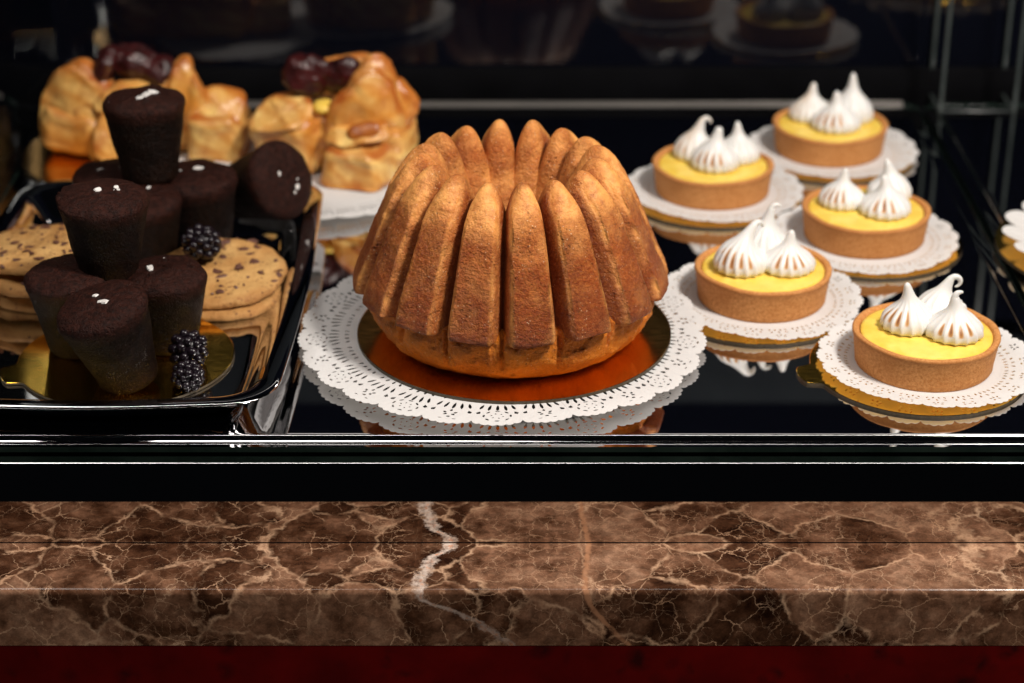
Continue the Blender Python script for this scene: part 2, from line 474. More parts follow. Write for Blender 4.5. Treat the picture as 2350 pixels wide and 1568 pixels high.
def box_data(x0, x1, y0, y1, z0, z1, bev=0.0, seg=2):
    bm = bmesh.new()
    bmesh.ops.create_cube(bm, size=1)
    for v in bm.verts:
        v.co = Vector(((x0 + x1) / 2 + v.co.x * (x1 - x0), (y0 + y1) / 2 + v.co.y * (y1 - y0), (z0 + z1) / 2 + v.co.z * (z1 - z0)))
    if bev:
        bmesh.ops.bevel(bm, geom=list(bm.edges), offset=bev, segments=seg, affect='EDGES', profile=0.5)
    bm.verts.index_update()
    vs_ = [tuple(v.co) for v in bm.verts]
    fs_ = [[v.index for v in f.verts] for f in bm.faces]
    bm.free()
    return vs_, fs_
def box(name, x0, x1, y0, y1, z0, z1, mat, parent=None, bev=0.0, seg=2):
    v, f = box_data(x0, x1, y0, y1, z0, z1, bev, seg)
    return mk(name, v, f, mat, parent, smooth=bool(bev), angle=40 if bev else None)
def extrude_x(name, prof, x0, x1, mat, parent=None, closed=False, cuts=1, angle=35, uv=None):
    """profile of (y, z) points swept along X"""
    n = len(prof)
    xs = [x0 + (x1 - x0) * i / cuts for i in range(cuts + 1)]
    verts = [(x, p[0], p[1]) for x in xs for p in prof]
    faces = []
    for i in range(cuts):
        for j in range(n if closed else n - 1):
            k = (j + 1) % n
            faces.append((i * n + j, (i + 1) * n + j, (i + 1) * n + k, i * n + k))
    if closed:
        faces.append(tuple(range(n)))
        faces.append(tuple(range(cuts * n + n - 1, cuts * n - 1, -1)))
    o = mk(name, verts, faces, mat, parent, angle=angle)
    if uv:
        me = o.data
        ul = me.uv_layers.new(name='UVMap')
        for lp in me.loops:
            vi = lp.vertex_index
            ul.data[lp.index].uv = (verts[vi][0], uv[vi % n])
    return o
def arc(cy, cz, r, a0, a1, n):
    return [(cy + r * cos(R(a0 + (a1 - a0) * i / n)), cz + r * sin(R(a0 + (a1 - a0) * i / n))) for i in range(n + 1)]
def lathe(name, prof, mat, parent=None, loc=(0, 0, 0), rot=(0, 0, 0), n=64, fn=None, attrs=None, angle=None):
    """prof of (r, z[, attribute]); fn(vertex, angle, row) may bend a vertex"""
    verts, faces = [], []
    rows = len(prof)
    for i, p in enumerate(prof):
        for k in range(n):
            a = 2 * pi * k / n
            v = (p[0] * cos(a), p[0] * sin(a), p[1])
            verts.append(fn(v, a, i) if fn else v)
    for i in range(rows - 1):
        for k in range(n):
            k2 = (k + 1) % n
            faces.append((i * n + k, i * n + k2, (i + 1) * n + k2, (i + 1) * n + k))
    faces.append(tuple(reversed(range(n))))
    faces.append(tuple(range((rows - 1) * n, rows * n)))
    at = None
    if attrs:
        at = {kk: [f(i, 2 * pi * k / n) for i in range(rows) for k in range(n)] for kk, f in attrs.items()}
    return mk(name, verts, faces, mat, parent, loc, rot, attrs=at, angle=angle)
def smoothstep(a, b_, x):
    t = max(0.0, min(1.0, (x - a) / (b_ - a)))
    return t * t * (3 - 2 * t)
def nz(x, y, z, s=1.0):
    return noise.noise(Vector((x * s, y * s, z * s)))
def interp(pts, n):
    """Catmull-Rom through 2D points"""
    out = []
    P = [pts[0]] + list(pts) + [pts[-1]]
    m = len(pts) - 1
    for i in range(n + 1):
        t = i / n * m
        k = min(int(t), m - 1)
        f = t - k
        p0, p1, p2, p3 = P[k], P[k + 1], P[k + 2], P[k + 3]
        out.append(tuple(0.5 * (2 * p1[j] + (p2[j] - p0[j]) * f + (2 * p0[j] - 5 * p1[j] + 4 * p2[j] - p3[j]) * f * f + (3 * p1[j] - p0[j] - 3 * p2[j] + p3[j]) * f ** 3) for j in range(len(p1))))
    return out

# ================================================================== THE SETTING
# counter: marble ledge on a red base
counter = tag(empty('counter', (0, -15, -12)), 'brown veined marble ledge on a dark red speckled base', 'counter')
def inC(o):
    o.parent = counter
    o.location = Vector((0, 15, 12)) * U
LZ, LY0, LY1 = -5.95, -12.25, -16.78
br_ = 0.32
prof = [(LY0, LZ - 3.4), (LY0, LZ)] + [(LY0 - i * 0.5, LZ) for i in range(1, 9)]
prof += [(y, z) for y, z in arc(LY1 + br_, LZ - br_, br_, 90, 180, 8)]
prof += [(LY1, LZ - br_ - i * 0.6) for i in range(1, 6)] + [(LY1, LZ - 3.40), (LY0, LZ - 3.41)]
vs_uv, acc = [], 0.0
for i, p in enumerate(prof):
    if i == 1:
        acc = 0.0
    elif i > 1:
        acc += math.dist(prof[i - 1], p)
    vs_uv.append(acc)
inC(extrude_x('marble_ledge', prof, -60, 60, M_marble, None, cuts=24, uv=vs_uv, angle=60))
inC(box('red_base', -60, 60, LY1 + 0.015, -10, -30, LZ - 3.415, M_red))

# the glazed case: shelf edge, mirror front, back glass, side panes
case = tag(empty('display_case', (0, 15, -5)), 'dark glazed pastry case with black back glass and a mirrored strip below the shelf', 'display case')
def inK(o):
    o.parent = case
    o.location = Vector((0, -15, 5)) * U
    return o
inK(box('mirror_strip', -60, 60, -12.23, -11.6, LZ + 0.06, -1.15, M_mirror))
inK(box('back_glass', -60, 75, 44.0, 44.6, -3, 75, M_black))
inK(box('added_back_strip', -60, 75, 43.2, 43.95, -1.13, 1.9, M_matt, bev=0.05))  # added matt strip, hides the tray rim's reflection in the back glass
inK(box('shelf', -60, 75, -11.4, 44.0, -4.8, -1.14, M_shade))
inK(box('back_rail', -60, 75, 42.9, 43.9, 20.5, 26.5, M_rail, bev=0.15))
inK(box('glass_side_pane', -34.95, -34.48, 2, 43.1, -1.13, 45, M_glass, bev=0.06))
# glass cell in the far right corner
cell_ = empty('glass_frame', (34.8, 43, -0.74))
tag(cell_, 'slim open frame of glass rods at the back, right of the tarts', 'glass frame')
def inG(o):
    o.parent = cell_
    o.location = Vector((-34.8, -43, 0.74)) * U
for x, y in ((32.0, 39.4), (37.5, 39.4), (32.0, 43.6), (37.5, 43.6)):
    inG(box('glass_post', x - 0.14, x + 0.14, y - 0.14, y + 0.14, -1.13, 26, M_rod, bev=0.04))
for x0, x1, y0, y1 in ((32.15, 37.35, 39.26, 39.54), (32.15, 37.35, 43.46, 43.74)):
    inG(box('bottom_rod', x0, x1, y0, y1, -0.30, 0.02, M_rod, bev=0.05))
for x in (32.0, 37.5):
    inG(box('bottom_rod', x - 0.12, x + 0.12, 39.55, 43.45, -0.30, 0.01, M_rod, bev=0.05))

# ================================================================== TRAYS
def flat_tray(name, x0, x1, y0, y1, label):
    """shallow polished tray: mirror floor, bead, flange and turned-down edge; outline rounded, swept round"""
    t = tag(empty(name, ((x0 + x1) / 2, (y0 + y1) / 2, -1.13)), label, 'tray', 'polished trays side by side')
    cx, cy = (x0 + x1) / 2, (y0 + y1) / 2
    def put(o):
        o.parent = t
        o.location = Vector((0, 0, 1.13)) * U
        return o
    def outline(inset, rad, seg=10):
        hx, hy = (x1 - x0) / 2 - inset, (y1 - y0) / 2 - inset
        pts = []
        for sx, sy, a0 in ((1, 1, 0), (-1, 1, 90), (-1, -1, 180), (1, -1, 270)):
            for i in range(seg + 1):
                a = R(a0 + 90 * i / seg)
                pts.append((sx * (hx - rad) + rad * cos(a), sy * (hy - rad) + rad * sin(a)))
        return pts
    def sweep(nm, rows, mat, cap=False, angle=50):
        verts, faces = [], []
        n = None
        for ins, z in rows:
            o_ = outline(ins, max(0.15, 1.2 - ins * 0.35))
            n = len(o_)
            verts += [(p[0], p[1], z) for p in o_]
        for i in range(len(rows) - 1):
            for k in range(n):
                k2 = (k + 1) % n
                faces.append((i * n + k, i * n + k2, (i + 1) * n + k2, (i + 1) * n + k))
        if cap:
            faces.append(tuple(range((len(rows) - 1) * n, len(rows) * n)))
        return put(mk(nm, verts, faces, mat, None, angle=angle))
    # outer edge (vertical), rolled top, flange, bead, floor
    sweep('edge_band', [(0.05, -0.725), (0.05, -0.16)], M_edge, angle=30)
    sweep('lower_lip', [(0.10, -1.13), (0.0, -1.12), (-0.03, -1.095), (0.0, -1.07), (0.05, -1.065)], M_steel, angle=80)
    sweep('edge_band', [(0.05, -1.065), (0.05, -0.475)], M_edge, angle=30)
    rows = [(0.055, -0.475)] + [(0.05 + 0.12 - 0.12 * cos(R(a)), -0.47 + 0.12 * sin(R(a))) for a in range(0, 91, 9)]
    rows += [(0.5, -0.35), (0.85, -0.355), (0.94, -0.34), (0.98, -0.31), (1.05, -0.16)]
    rows += [(1.06 + 0.12 - 0.12 * cos(R(a)), -0.15 + 0.12 * sin(R(a))) for a in range(0, 91, 9)]
    rows += [(1.35, -0.03), (1.6, -0.03)]
    sweep('rim', rows, M_steel, angle=24)
    sweep('floor', [(1.601, -0.03), (2.2, -0.03)], M_steel, cap=True)
    if x0 < 0:
        put(extrude_x('back_lip', [(40.35 - cy, -0.03), (40.7 - cy, 0.20), (40.78 - cy, 0.23), (40.9 - cy, 0.22), (40.95 - cy, 0.15), (40.95 - cy, -0.2)], x0 + 1.3 - cx, x1 - 1.3 - cx, M_satin, angle=30))
    return t
flat_tray('steel_tray', -34.4, 30.7, -12.2, 41.4, 'wide mirror polished tray with a beaded rim under the cake and tarts')
flat_tray('steel_tray', 30.95, 75, -12.2, 41.4, 'polished tray on the far right, mostly out of the picture')

# raised dish on the left
def dish():
    x0, x1, y0, y1 = -32.4, -12.2, -11.4, 20.4
    cx, cy = (x0 + x1) / 2, (y0 + y1) / 2
    t = tag(empty('steel_dish', (cx, cy, -0.03)), 'deep polished dish with rounded corners holding the chocolate cakes and cookies', 'dish')
    def outline(inset, rad, seg=12):
        hx, hy = (x1 - x0) / 2 - inset, (y1 - y0) / 2 - inset
        pts = []
        for sx, sy, a0 in ((1, 1, 0), (-1, 1, 90), (-1, -1, 180), (1, -1, 270)):
            for i in range(seg + 1):
                a = R(a0 + 90 * i / seg)
                pts.append((sx * (hx - rad) + rad * cos(a), sy * (hy - rad) + rad * sin(a)))
            # bow the long sides outward a touch
        out = []
        for i in range(len(pts)):
            p, q = pts[i], pts[(i + 1) % len(pts)]
            out.append(p)
            d = math.dist(p, q)
            if d > 3:
                for k in range(1, 10):
                    f = k / 10
                    px, py = p[0] + (q[0] - p[0]) * f, p[1] + (q[1] - p[1]) * f
                    b_ = 0.35 * sin(pi * f)
                    if abs(q[0] - p[0]) < 0.1:
                        px += b_ * (1 if px > 0 else -1)
                    else:
                        py += b_ * (1 if py > 0 else -1)
                    out.append((px, py))
        return out
    rows = [(2.9, 0.0), (2.6, 0.02), (2.35, 0.12), (2.1, 0.35), (1.7, 0.85), (1.3, 1.35), (1.0, 1.66), (0.75, 1.78), (0.3, 1.80), (0.05, 1.79), (0.0, 1.86), (0.07, 1.95), (0.3, 1.95), (0.75, 1.93),
            (1.1, 1.80), (1.4, 1.50), (1.8, 0.98), (2.2, 0.46), (2.45, 0.24), (2.7, 0.16), (3.1, 0.14), (4.0, 0.14)]
    def sw(nm, rows_, cap):
        verts, faces = [], []
        n = 0
        for ins, z in rows_:
            o_ = outline(ins, max(0.6, 3.0 - ins * 0.5))
            n = len(o_)
            verts += [(p[0], p[1], z + 0.03) for p in o_]
        for i in range(len(rows_) - 1):
            for k in range(n):
                k2 = (k + 1) % n
                faces.append((i * n + k, i * n + k2, (i + 1) * n + k2, (i + 1) * n + k))
        if cap:
            faces.append(tuple(range((len(rows_) - 1) * n, len(rows_) * n)))
        return mk(nm, verts, faces, M_steel, t, angle=80)
    sw('rim', rows[:15], False)
    sw('bowl', rows[14:], True)
dish()
DISH_Z = 0.17

# ================================================================== BOARDS AND DOILIES
def board(name, c, r, z, th, mat, label, group=None, tab=None, top_only=False):
    t = tag(empty(name, (c[0], c[1], z)), label, 'cake board', group)
    n = 96
    def rr(a):
        if tab is None:
            return r
        d = (a - tab + pi) % (2 * pi) - pi
        w_ = 0.215 * 6 / r
        e = 1 - smoothstep(w_ * 0.62, w_ * 1.0, abs(d))
        return r + 0.95 * e * (1 - 0.35 * (d / w_) ** 2)
    n = 220 if tab is not None else 120
    top, side = [], []
    angs = [2 * pi * k / n for k in range(n)]
    verts = [(rr(a) * cos(a), rr(a) * sin(a), 0) for a in angs] + [(rr(a) * cos(a), rr(a) * sin(a), th - 0.012) for a in angs]
    faces = [(k, (k + 1) % n, n + (k + 1) % n, n + k) for k in range(n)] + [tuple(reversed(range(n)))]
    mk('card_core', verts, faces, M_card, t, angle=40)
    q = 0.985
    verts = [(rr(a) * cos(a), rr(a) * sin(a), th - 0.012) for a in angs] + [((rr(a) - 0.03) * cos(a), (rr(a) - 0.03) * sin(a), th) for a in angs]
    faces = [(k, (k + 1) % n, n + (k + 1) % n, n + k) for k in range(n)] + [tuple(range(n, 2 * n))]
    mk('foil_face', verts, faces, mat, t, angle=20)
    return t

def leaf(cr, ca, ln, wd, rot, taper=0.0, n=4, k=(1.12, 1.38)):
    ln, wd = ln * k[0], wd * k[1]
    return _leaf(cr, ca, ln, wd, rot, taper, n)
def _leaf(cr, ca, ln, wd, rot, taper, n):
    """one punched hole: a leaf outline at polar (cr, ca), turned by rot from the radial direction"""
    pts = []
    for s in (1, -1):
        for i in range(n):
            f = -1 + 2 * i / n
            if s < 0:
                f = -f
            wv = wd * (1 - f * f) ** 0.6 * (1 + taper * f) * s + (0.02 * wd * s)
            pts.append((f * ln, wv))
    out = []
    for x, y in pts:
        xr, yr = x * cos(rot) - y * sin(rot), x * sin(rot) + y * cos(rot)
        out.append((xr, yr))
    cx, cy = cr * cos(ca), cr * sin(ca)
    return [(cx + x * cos(ca) - y * sin(ca), cy + x * sin(ca) + y * cos(ca)) for x, y in out]

def doily_mesh(name, r_in, r_out, sectors, outer_fn, holes, lift_fn):
    """one wedge cut with its holes, turned round and welded, then bent"""
    cu = bpy.data.curves.new(name + '_wedge', 'CURVE')
    cu.dimensions = '2D'
    cu.fill_mode = 'BOTH'
    A = 2 * pi / sectors
    def spl(pts):
        s = cu.splines.new('POLY')
        s.points.add(len(pts) - 1)
        for p, q in zip(s.points, pts):
            p.co = (q[0], q[1], 0, 1)
        s.use_cyclic_u = True
    no, ni = 48, 10
    outer = [(outer_fn(A * i / no) * cos(A * i / no), outer_fn(A * i / no) * sin(A * i / no)) for i in range(no + 1)]
    inner = [(r_in * cos(A * i / ni), r_in * sin(A * i / ni)) for i in range(ni, -1, -1)]
    rad = 5
    r1 = outer_fn(A)
    up = [((r1 + (r_in - r1) * i / rad) * cos(A), (r1 + (r_in - r1) * i / rad) * sin(A)) for i in range(1, rad)]
    r0 = outer_fn(0.0)
    dn = [(r_in + (r0 - r_in) * i / rad, 0.0) for i in range(1, rad)]
    spl(outer + up + inner + dn)
    for h in holes:
        spl(h)
    o = bpy.data.objects.new(name + '_wedge', cu)
    col.objects.link(o)
    dg = bpy.context.evaluated_depsgraph_get()
    dg.update()
    me0 = bpy.data.meshes.new_from_object(o.evaluated_get(dg))
    V = [tuple(v.co) for v in me0.vertices]
    F = [tuple(p.vertices) for p in me0.polygons]
    bpy.data.objects.remove(o)
    bpy.data.curves.remove(cu)
    bpy.data.meshes.remove(me0)
    bm = bmesh.new()
    for s in range(sectors):
        ca, sa = cos(A * s), sin(A * s)
        vs2 = [bm.verts.new((x * ca - y * sa, x * sa + y * ca, 0)) for x, y, z in V]
        for f in F:
            try:
                bm.faces.new([vs2[i] for i in f])
            except ValueError:
                pass
    # plain middle
    rings = 5
    prev = None
    n = sectors * ni
    for k in range(rings + 1):
        rr_ = r_in * (1 - 0.19 * k)
        ring = [bm.verts.new((rr_ * cos(2 * pi * i / n), rr_ * sin(2 * pi * i / n), 0)) for i in range(n)]
        if prev:
            for i in range(n):
                bm.faces.new((prev[i], prev[(i + 1) % n], ring[(i + 1) % n], ring[i]))
        prev = ring
    bm.faces.new(prev)
    bmesh.ops.remove_doubles(bm, verts=bm.verts, dist=0.003)
    bmesh.ops.recalc_face_normals(bm, faces=bm.faces)
    for v in bm.verts:
        r = math.hypot(v.co.x, v.co.y)
        v.co.z = lift_fn(r, math.atan2(v.co.y, v.co.x))
    for v in bm.verts:
        v.co *= U
    me = bpy.data.meshes.new(name)
    bm.to_mesh(me)
    bm.free()
    if sum(p.normal.z for p in me.polygons) < 0:
        me.flip_normals()
    me.polygons.foreach_set('use_smooth', [False] * len(me.polygons))
    me.materials.append(M_paper)
    return me
def doily(name, me, c, z, rotz, label, group=None, scale=1.0):
    o = bpy.data.objects.new(name, me)
    col.objects.link(o)
    o.location = (c[0] * U, c[1] * U, z * U)
    o.rotation_euler = (0, 0, rotz)
    o.scale = (scale, scale, 1)
    md = o.modifiers.new('thickness', 'SOLIDIFY')
    md.thickness = 0.0002
    md.offset = 0
    return tag(o, label, 'doily', group)

# --- cake doily: 12 sectors of two motifs each
NS = 13
AS = 2 * pi / NS
def cake_edge(a):
    k = 2
    s = abs(sin(a / AS * pi * k))
    m = abs(sin(a / AS * pi * k * 6))
    return 10.95 + 0.42 * s ** 0.55 + 0.11 * m
hol = []
for m in range(2):
    ac = AS * (m + 0.5) / 2
    H = AS / 4
    # fan of radial slots near the board
    for i in range(5):
        f = (i + 0.5) / 5 * 2 - 1
        a = ac + f * H * 0.9
        hol.append(leaf(9.35 + 0.12 * (1 - f * f), a, 0.24 + 0.10 * (1 - f * f), 0.060, f * 0.35, 0.3))
    for i in range(4):
        f = (i + 0.5) / 4 * 2 - 1
        a = ac + f * H * 0.86
        hol.append(leaf(8.72, a, 0.15, 0.055, f * 0.6))
    # three-cornered cuts between motifs
    for f in (-0.80, 0.80):
        hol.append(leaf(10.05, ac + f * H, 0.16, 0.075, 0.5 * f, 0.8))
    if m == 0:      # flower medallion
        for i in range(8):
            t = 2 * pi * i / 8
            x, y = 0.56 * cos(t), 0.56 * sin(t) * 1.25
            hol.append(leaf(10.40 + x, ac + y / 10.4, 0.14, 0.046, t + pi / 2))
        for i in range(6):
            t = 2 * pi * i / 6 + 0.3
            x, y = 0.26 * cos(t), 0.26 * sin(t) * 1.2
            hol.append(leaf(10.40 + x, ac + y / 10.4, 0.062, 0.035, t))
    else:           # three pairs of darts
        for dx, dy, rt in ((-0.12, -0.30, 0.9), (-0.12, 0.30, -0.9), (0.10, -0.22, 2.2), (0.10, 0.22, -2.2), (0.34, 0.0, pi / 2), (-0.36, 0.0, 0.0)):
            hol.append(leaf(10.36 + dx, ac + dy / 10.4, 0.115, 0.055, rt, 0.5))
        for dy in (-0.38, 0.38):
            hol.append(leaf(10.92, ac + dy / 10.9, 0.12, 0.03, pi / 2))
def cake_lift(r, a):
    e = smoothstep(8.5, 11.4, r)
    return 0.12 * e * sin(3 * a + 0.6) + 0.07 * e * sin(5 * a + 2)
me_cd = doily_mesh('cake_doily', 8.3, 11.4, NS, cake_edge, hol, cake_lift)

# --- small tart doily
NT = 10
AT = 2 * pi / NT
def tart_edge(a):
    s = abs(sin(a / AT * pi * 2))
    m = abs(sin(a / AT * pi * 2 * 4))
    return 5.70 + 0.28 * s ** 0.6 + 0.10 * m
hol = []
for m in range(2):
    ac = AT * (m + 0.5) / 2
    H = AT / 4
    for i in range(4):
        f = (i + 0.5) / 4 * 2 - 1
        hol.append(leaf(4.42, ac + f * H * 0.9, 0.13, 0.042, f * 0.4))
    for i in range(3):
        f = (i + 0.5) / 3 * 2 - 1
        hol.append(leaf(4.80, ac + f * H * 0.86, 0.13, 0.045, f * 0.9 + 0.2, 0.4))
    for dx, dy, rt in ((0.0, -0.24, 0.8), (0.0, 0.24, -0.8), (0.24, -0.17, 2.2), (0.24, 0.17, -2.2), (-0.05, 0.0, 0.0)) if m == 0 else ((-0.05, -0.26, 1.57), (-0.05, 0.26, 1.57), (0.16, 0.0, 1.57), (0.2, -0.3, 0.4), (0.2, 0.3, -0.4)):
        hol.append(leaf(5.30 + dx, ac + dy / 5.3, 0.10, 0.042, rt, 0.4))
def tart_lift(ph, amp=0.33):
    def f(r, a):
        e = max(0.0, (r - 3.9) / 2.1)
        return amp * e * (1 + 0.30 * sin(2 * a + ph) + 0.18 * sin(3 * a + ph * 2.1))
    return f
me_td = [doily_mesh('tart_doily', 4.1, 6.0, NT, tart_edge, hol, tart_lift(p)) for p in (0.4, 2.3, 4.4)]

# --- cake set
riser = tag(lathe('card_riser', [(6.4, 0), (6.5, 0.03), (6.5, 0.5), (6.4, 0.53)], M_card, None, (0.1, 0.3, -0.03), n=72, angle=40), 'plain round card under the middle of the cake doily', 'card')
doily('cake_doily', me_cd, (-0.55, 0.45), 0.53, 0.22, 'large white paper doily under the bundt cake', None, 1.02)
board('cake_board', (0.12, 0.15), 8.95, 0.56, 0.2, M_gold_cake, 'round gold card board between the bundt cake and its doily')
CAKE_Z = 0.765

# ================================================================== BUNDT CAKE
NR = 16
PH = R(-3.3)                       # angle of one groove, measured from the front towards the right
cake = tag(empty('bundt_cake', (-0.08, 0.3, CAKE_Z)), 'golden brown bundt cake with sixteen deep ribs, in the middle', 'cake')
ridge = [(7.9, 3.05), (8.55, 3.0), (8.84, 3.08), (8.90, 3.35), (8.68, 4.1), (8.10, 5.5), (7.46, 7.0), (6.84, 8.4), (6.26, 9.5), (5.68, 10.28), (5.08, 10.70), (4.58, 10.70), (4.12, 10.28), (3.68, 9.4), (3.3, 8.0), (3.0, 6.0), (2.85, 3.0)]
valley = [(7.0, 2.9), (7.05, 3.0), (7.08, 3.2), (7.08, 3.6), (6.96, 4.1), (6.46, 5.5), (5.92, 6.85), (5.48, 7.85), (5.2, 8.5), (4.98, 8.85), (4.74, 8.96), (4.46, 8.94), (4.12, 8.75), (3.70, 8.2), (3.34, 7.1), (3.06, 5.4), (2.86, 3.0)]
NTt = 130
rp, vp = interp(ridge, NTt), interp(valley, NTt)
half = [0.0, 0.15, 0.30, 0.45, 0.55, 0.60, 0.62, 0.64, 0.68, 0.72, 0.745, 0.77, 0.81, 0.85, 0.89, 0.925, 0.955, 0.98]
US = [-1.0] + [-h for h in reversed(half[1:])] + half
PA = len(US)
NA = NR * PA
verts, faces, bake_and_light, bake_shade = [], [], [], []
rng = random.Random(3)
ribvar = [(rng.uniform(-0.10, 0.10), rng.uniform(-0.12, 0.10), rng.uniform(-0.05, 0.05), rng.uniform(-0.06, 0.06)) for _ in range(NR)]
def wallw(g):
    if g < 0.60:
        return 1.0
    if g < 0.64:
        f = (g - 0.60) / 0.04
        return 1.0 - 0.03 * f * f
    if g < 0.72:
        return 0.97 - 0.11 * (g - 0.64) / 0.08
    if g < 0.76:
        f = (g - 0.72) / 0.04
        return 0.86 - 0.10 * f
    f = (g - 0.76) / 0.24
    return 0.76 * (1 - f)
for i in range(NTt + 1):
    t = i / NTt
    crest = smoothstep(0.43, 0.62, t)
    for k in range(NA):
        rib, kk = divmod(k, PA)
        dr, dz, tw, sk = ribvar[rib]
        u = US[kk]
        us = max(-1, min(1, u + sk * (1 - u * u)))
        g = abs(us)
        wq = wallw(g) * (1 - crest) + (1 - g ** 2.15) * crest
        r = vp[i][0] + (rp[i][0] - vp[i][0]) * wq
        z = vp[i][1] + (rp[i][1] - vp[i][1]) * wq
        a0_ = 2 * pi * ((rib + (u + 1) / 2) / NR)
        x_, y_ = r * sin(a0_), r * cos(a0_)
        z += dz * wq * smoothstep(0.35, 0.62, t) + (dr * 1.4 + 0.06 * sin(3.0 * u + rib) + 0.10 * nz(x_ * 1.3, y_ * 1.3, rib, 1.0)) * wq * (1 - smoothstep(0.05, 0.22, t))
        ang = PH + 2 * pi * ((rib + (u + 1) / 2) / NR) + tw * 0.2 * (1 - abs(u))
        x, y = r * sin(ang), -r * cos(ang)
        rough = nz(x, y, z, 0.6) * 0.05 + nz(x + 9, y, z * 1.3, 2.2) * 0.028 + nz(x, y + 5, z * 1.8, 5.0) * 0.030 + nz(x + 2, y + 5, z, 11.0) * 0.020
        n_ = rough * (1 - 0.55 * smoothstep(0.42, 0.55, t))
        x += n_ * sin(ang)
        y -= n_ * cos(ang)
        verts.append((x, y, z + n_ * 0.4))
        edge = math.exp(-((g - 0.66) / 0.07) ** 2) * (1 - crest) * smoothstep(0.02, 0.1, t) * max(0, 0.55 + 0.7 * nz(x + 20, y, z, 0.9))  # paler shoulders: rubbed crust plus edge highlights painted in
        tip = math.exp(-((t - 0.55) / 0.105) ** 2) * smoothstep(0.35, 0.9, wq) * 1.15  # paler tips: honey crust plus top-light brightness painted in
        bev = 0.16 * smoothstep(0.70, 0.76, g) * (1 - smoothstep(0.82, 0.92, g)) * (1 - crest) * smoothstep(0.03, 0.12, t)  # paler bevels: less baked crust plus painted facet contrast
        edge += bev
        deep = -0.35 * smoothstep(0.86, 0.95, g) * (1 - crest)
        bake_shade.append(max(0.0, min(1.0, (1 - smoothstep(0.18, 0.46, t + 0.10 * nz(x, y + 3, z, 0.8))) * (0.75 if g < 0.7 else 0.35) + 0.3 * nz(x + 8, y, z, 1.1))))  # lower ribs darker: browning plus shade under top light, painted in
        bake_and_light.append(max(0.0, min(1.0, edge + tip + deep + 0.5 * smoothstep(0.62, 0.74, t) + nz(x, y, z, 0.6) * 0.35 + nz(x + 4, y, z, 1.7) * 0.25)))
for i in range(NTt):
    for k in range(NA):
        k2 = (k + 1) % NA
        faces.append((i * NA + k, i * NA + k2, (i + 1) * NA + k2, (i + 1) * NA + k))
mk('fluted_crown', verts, faces, M_cake, cake, attrs={'bake_and_light': bake_and_light, 'bake_shade': bake_shade})
# the softer foot that rose out of the mould, board glow in its colour
foot = interp([(2.9, 0.03), (6.1, 0.0), (6.75, 0.14), (7.35, 0.60), (7.82, 1.30), (8.10, 2.05), (8.18, 2.75), (8.05, 3.2), (7.5, 3.45), (6.9, 3.5)], 44)
verts, faces, bake_and_light = [], [], []
for i, p in enumerate(foot):
    t = i / 44
    for k in range(NA):
        rib, kk = divmod(k, PA)
        g = abs(US[kk])
        cut = smoothstep(0.86, 1.0, g) * 0.42 * smoothstep(0.34, 0.62, t) + 0.10 * smoothstep(0.5, 0.95, g) * smoothstep(0.4, 0.7, t)
        ang = PH + 2 * pi * ((rib + (US[kk] + 1) / 2) / NR)
        r = p[0] - cut
        x, y, z = r * sin(ang), -r * cos(ang), p[1]
        n_ = nz(x, y, z, 0.55) * 0.22 + nz(x + 3, y, z, 1.6) * 0.14 + nz(x, y + 7, z, 4) * 0.11 + nz(x + 1, y + 7, z, 9) * 0.05
        n_ *= smoothstep(0.05, 0.25, t)
        verts.append((x + n_ * sin(ang), y - n_ * cos(ang), z + 0.3 * n_ * (1 if z > 0.1 else 0)))
        bake_and_light.append(max(0, 0.35 * nz(x, y, z, 0.8) + 0.25 * (1 - t) - cut))
for i in range(44):
    for k in range(NA):
        k2 = (k + 1) % NA
        faces.append((i * NA + k, i * NA + k2, (i + 1) * NA + k2, (i + 1) * NA + k))
mk('cake_foot', verts, faces, M_cakebase, cake, attrs={'bake_and_light': bake_and_light})

# ================================================================== LEMON TARTS
def shell_and_curd(t, seed):
    rg = random.Random(seed)
    o1, o2 = rg.uniform(0, 9), rg.uniform(0, 9)
    def wob(v, a, i):
        x, y, z = v
        q = 1 + 0.008 * sin(2 * a + o1) + 0.006 * sin(3 * a + o2)
        nn = 0.018 * nz(x + o1, y, z, 2.5)
        zz = z + (0.045 * sin(2 * a + o2) + 0.025 * sin(5 * a + o1) + 0.05 * nz(3 * cos(a) + o1, 3 * sin(a), 0, 1.0)) * smoothstep(0.5, 2.0, z)
        return (x * q + nn * cos(a), y * q + nn * sin(a), zz)
    prof = [(3.60, 0.0), (3.72, 0.02), (3.78, 0.10), (3.80, 0.4), (3.86, 0.9), (3.92, 1.35), (3.97, 1.68), (4.02, 1.82), (4.04, 1.90), (4.02, 1.97), (3.95, 2.02), (3.85, 2.03), (3.74, 2.0), (3.66, 1.93), (3.62, 1.80), (3.6, 1.5)]
    lathe('crust', prof, M_short, t, n=96, fn=wob, attrs={'bake_and_light': lambda i, a: 0.35 if 7 <= i <= 9 else 0.0})
    cp = [(3.63, 1.70), (3.615, 1.86), (3.45, 1.90), (3.1, 1.93), (2.5, 1.95), (1.5, 1.96), (0.5, 1.96), (0.02, 1.96)]
    lathe('curd_filling', cp, M_curd, t, n=64)

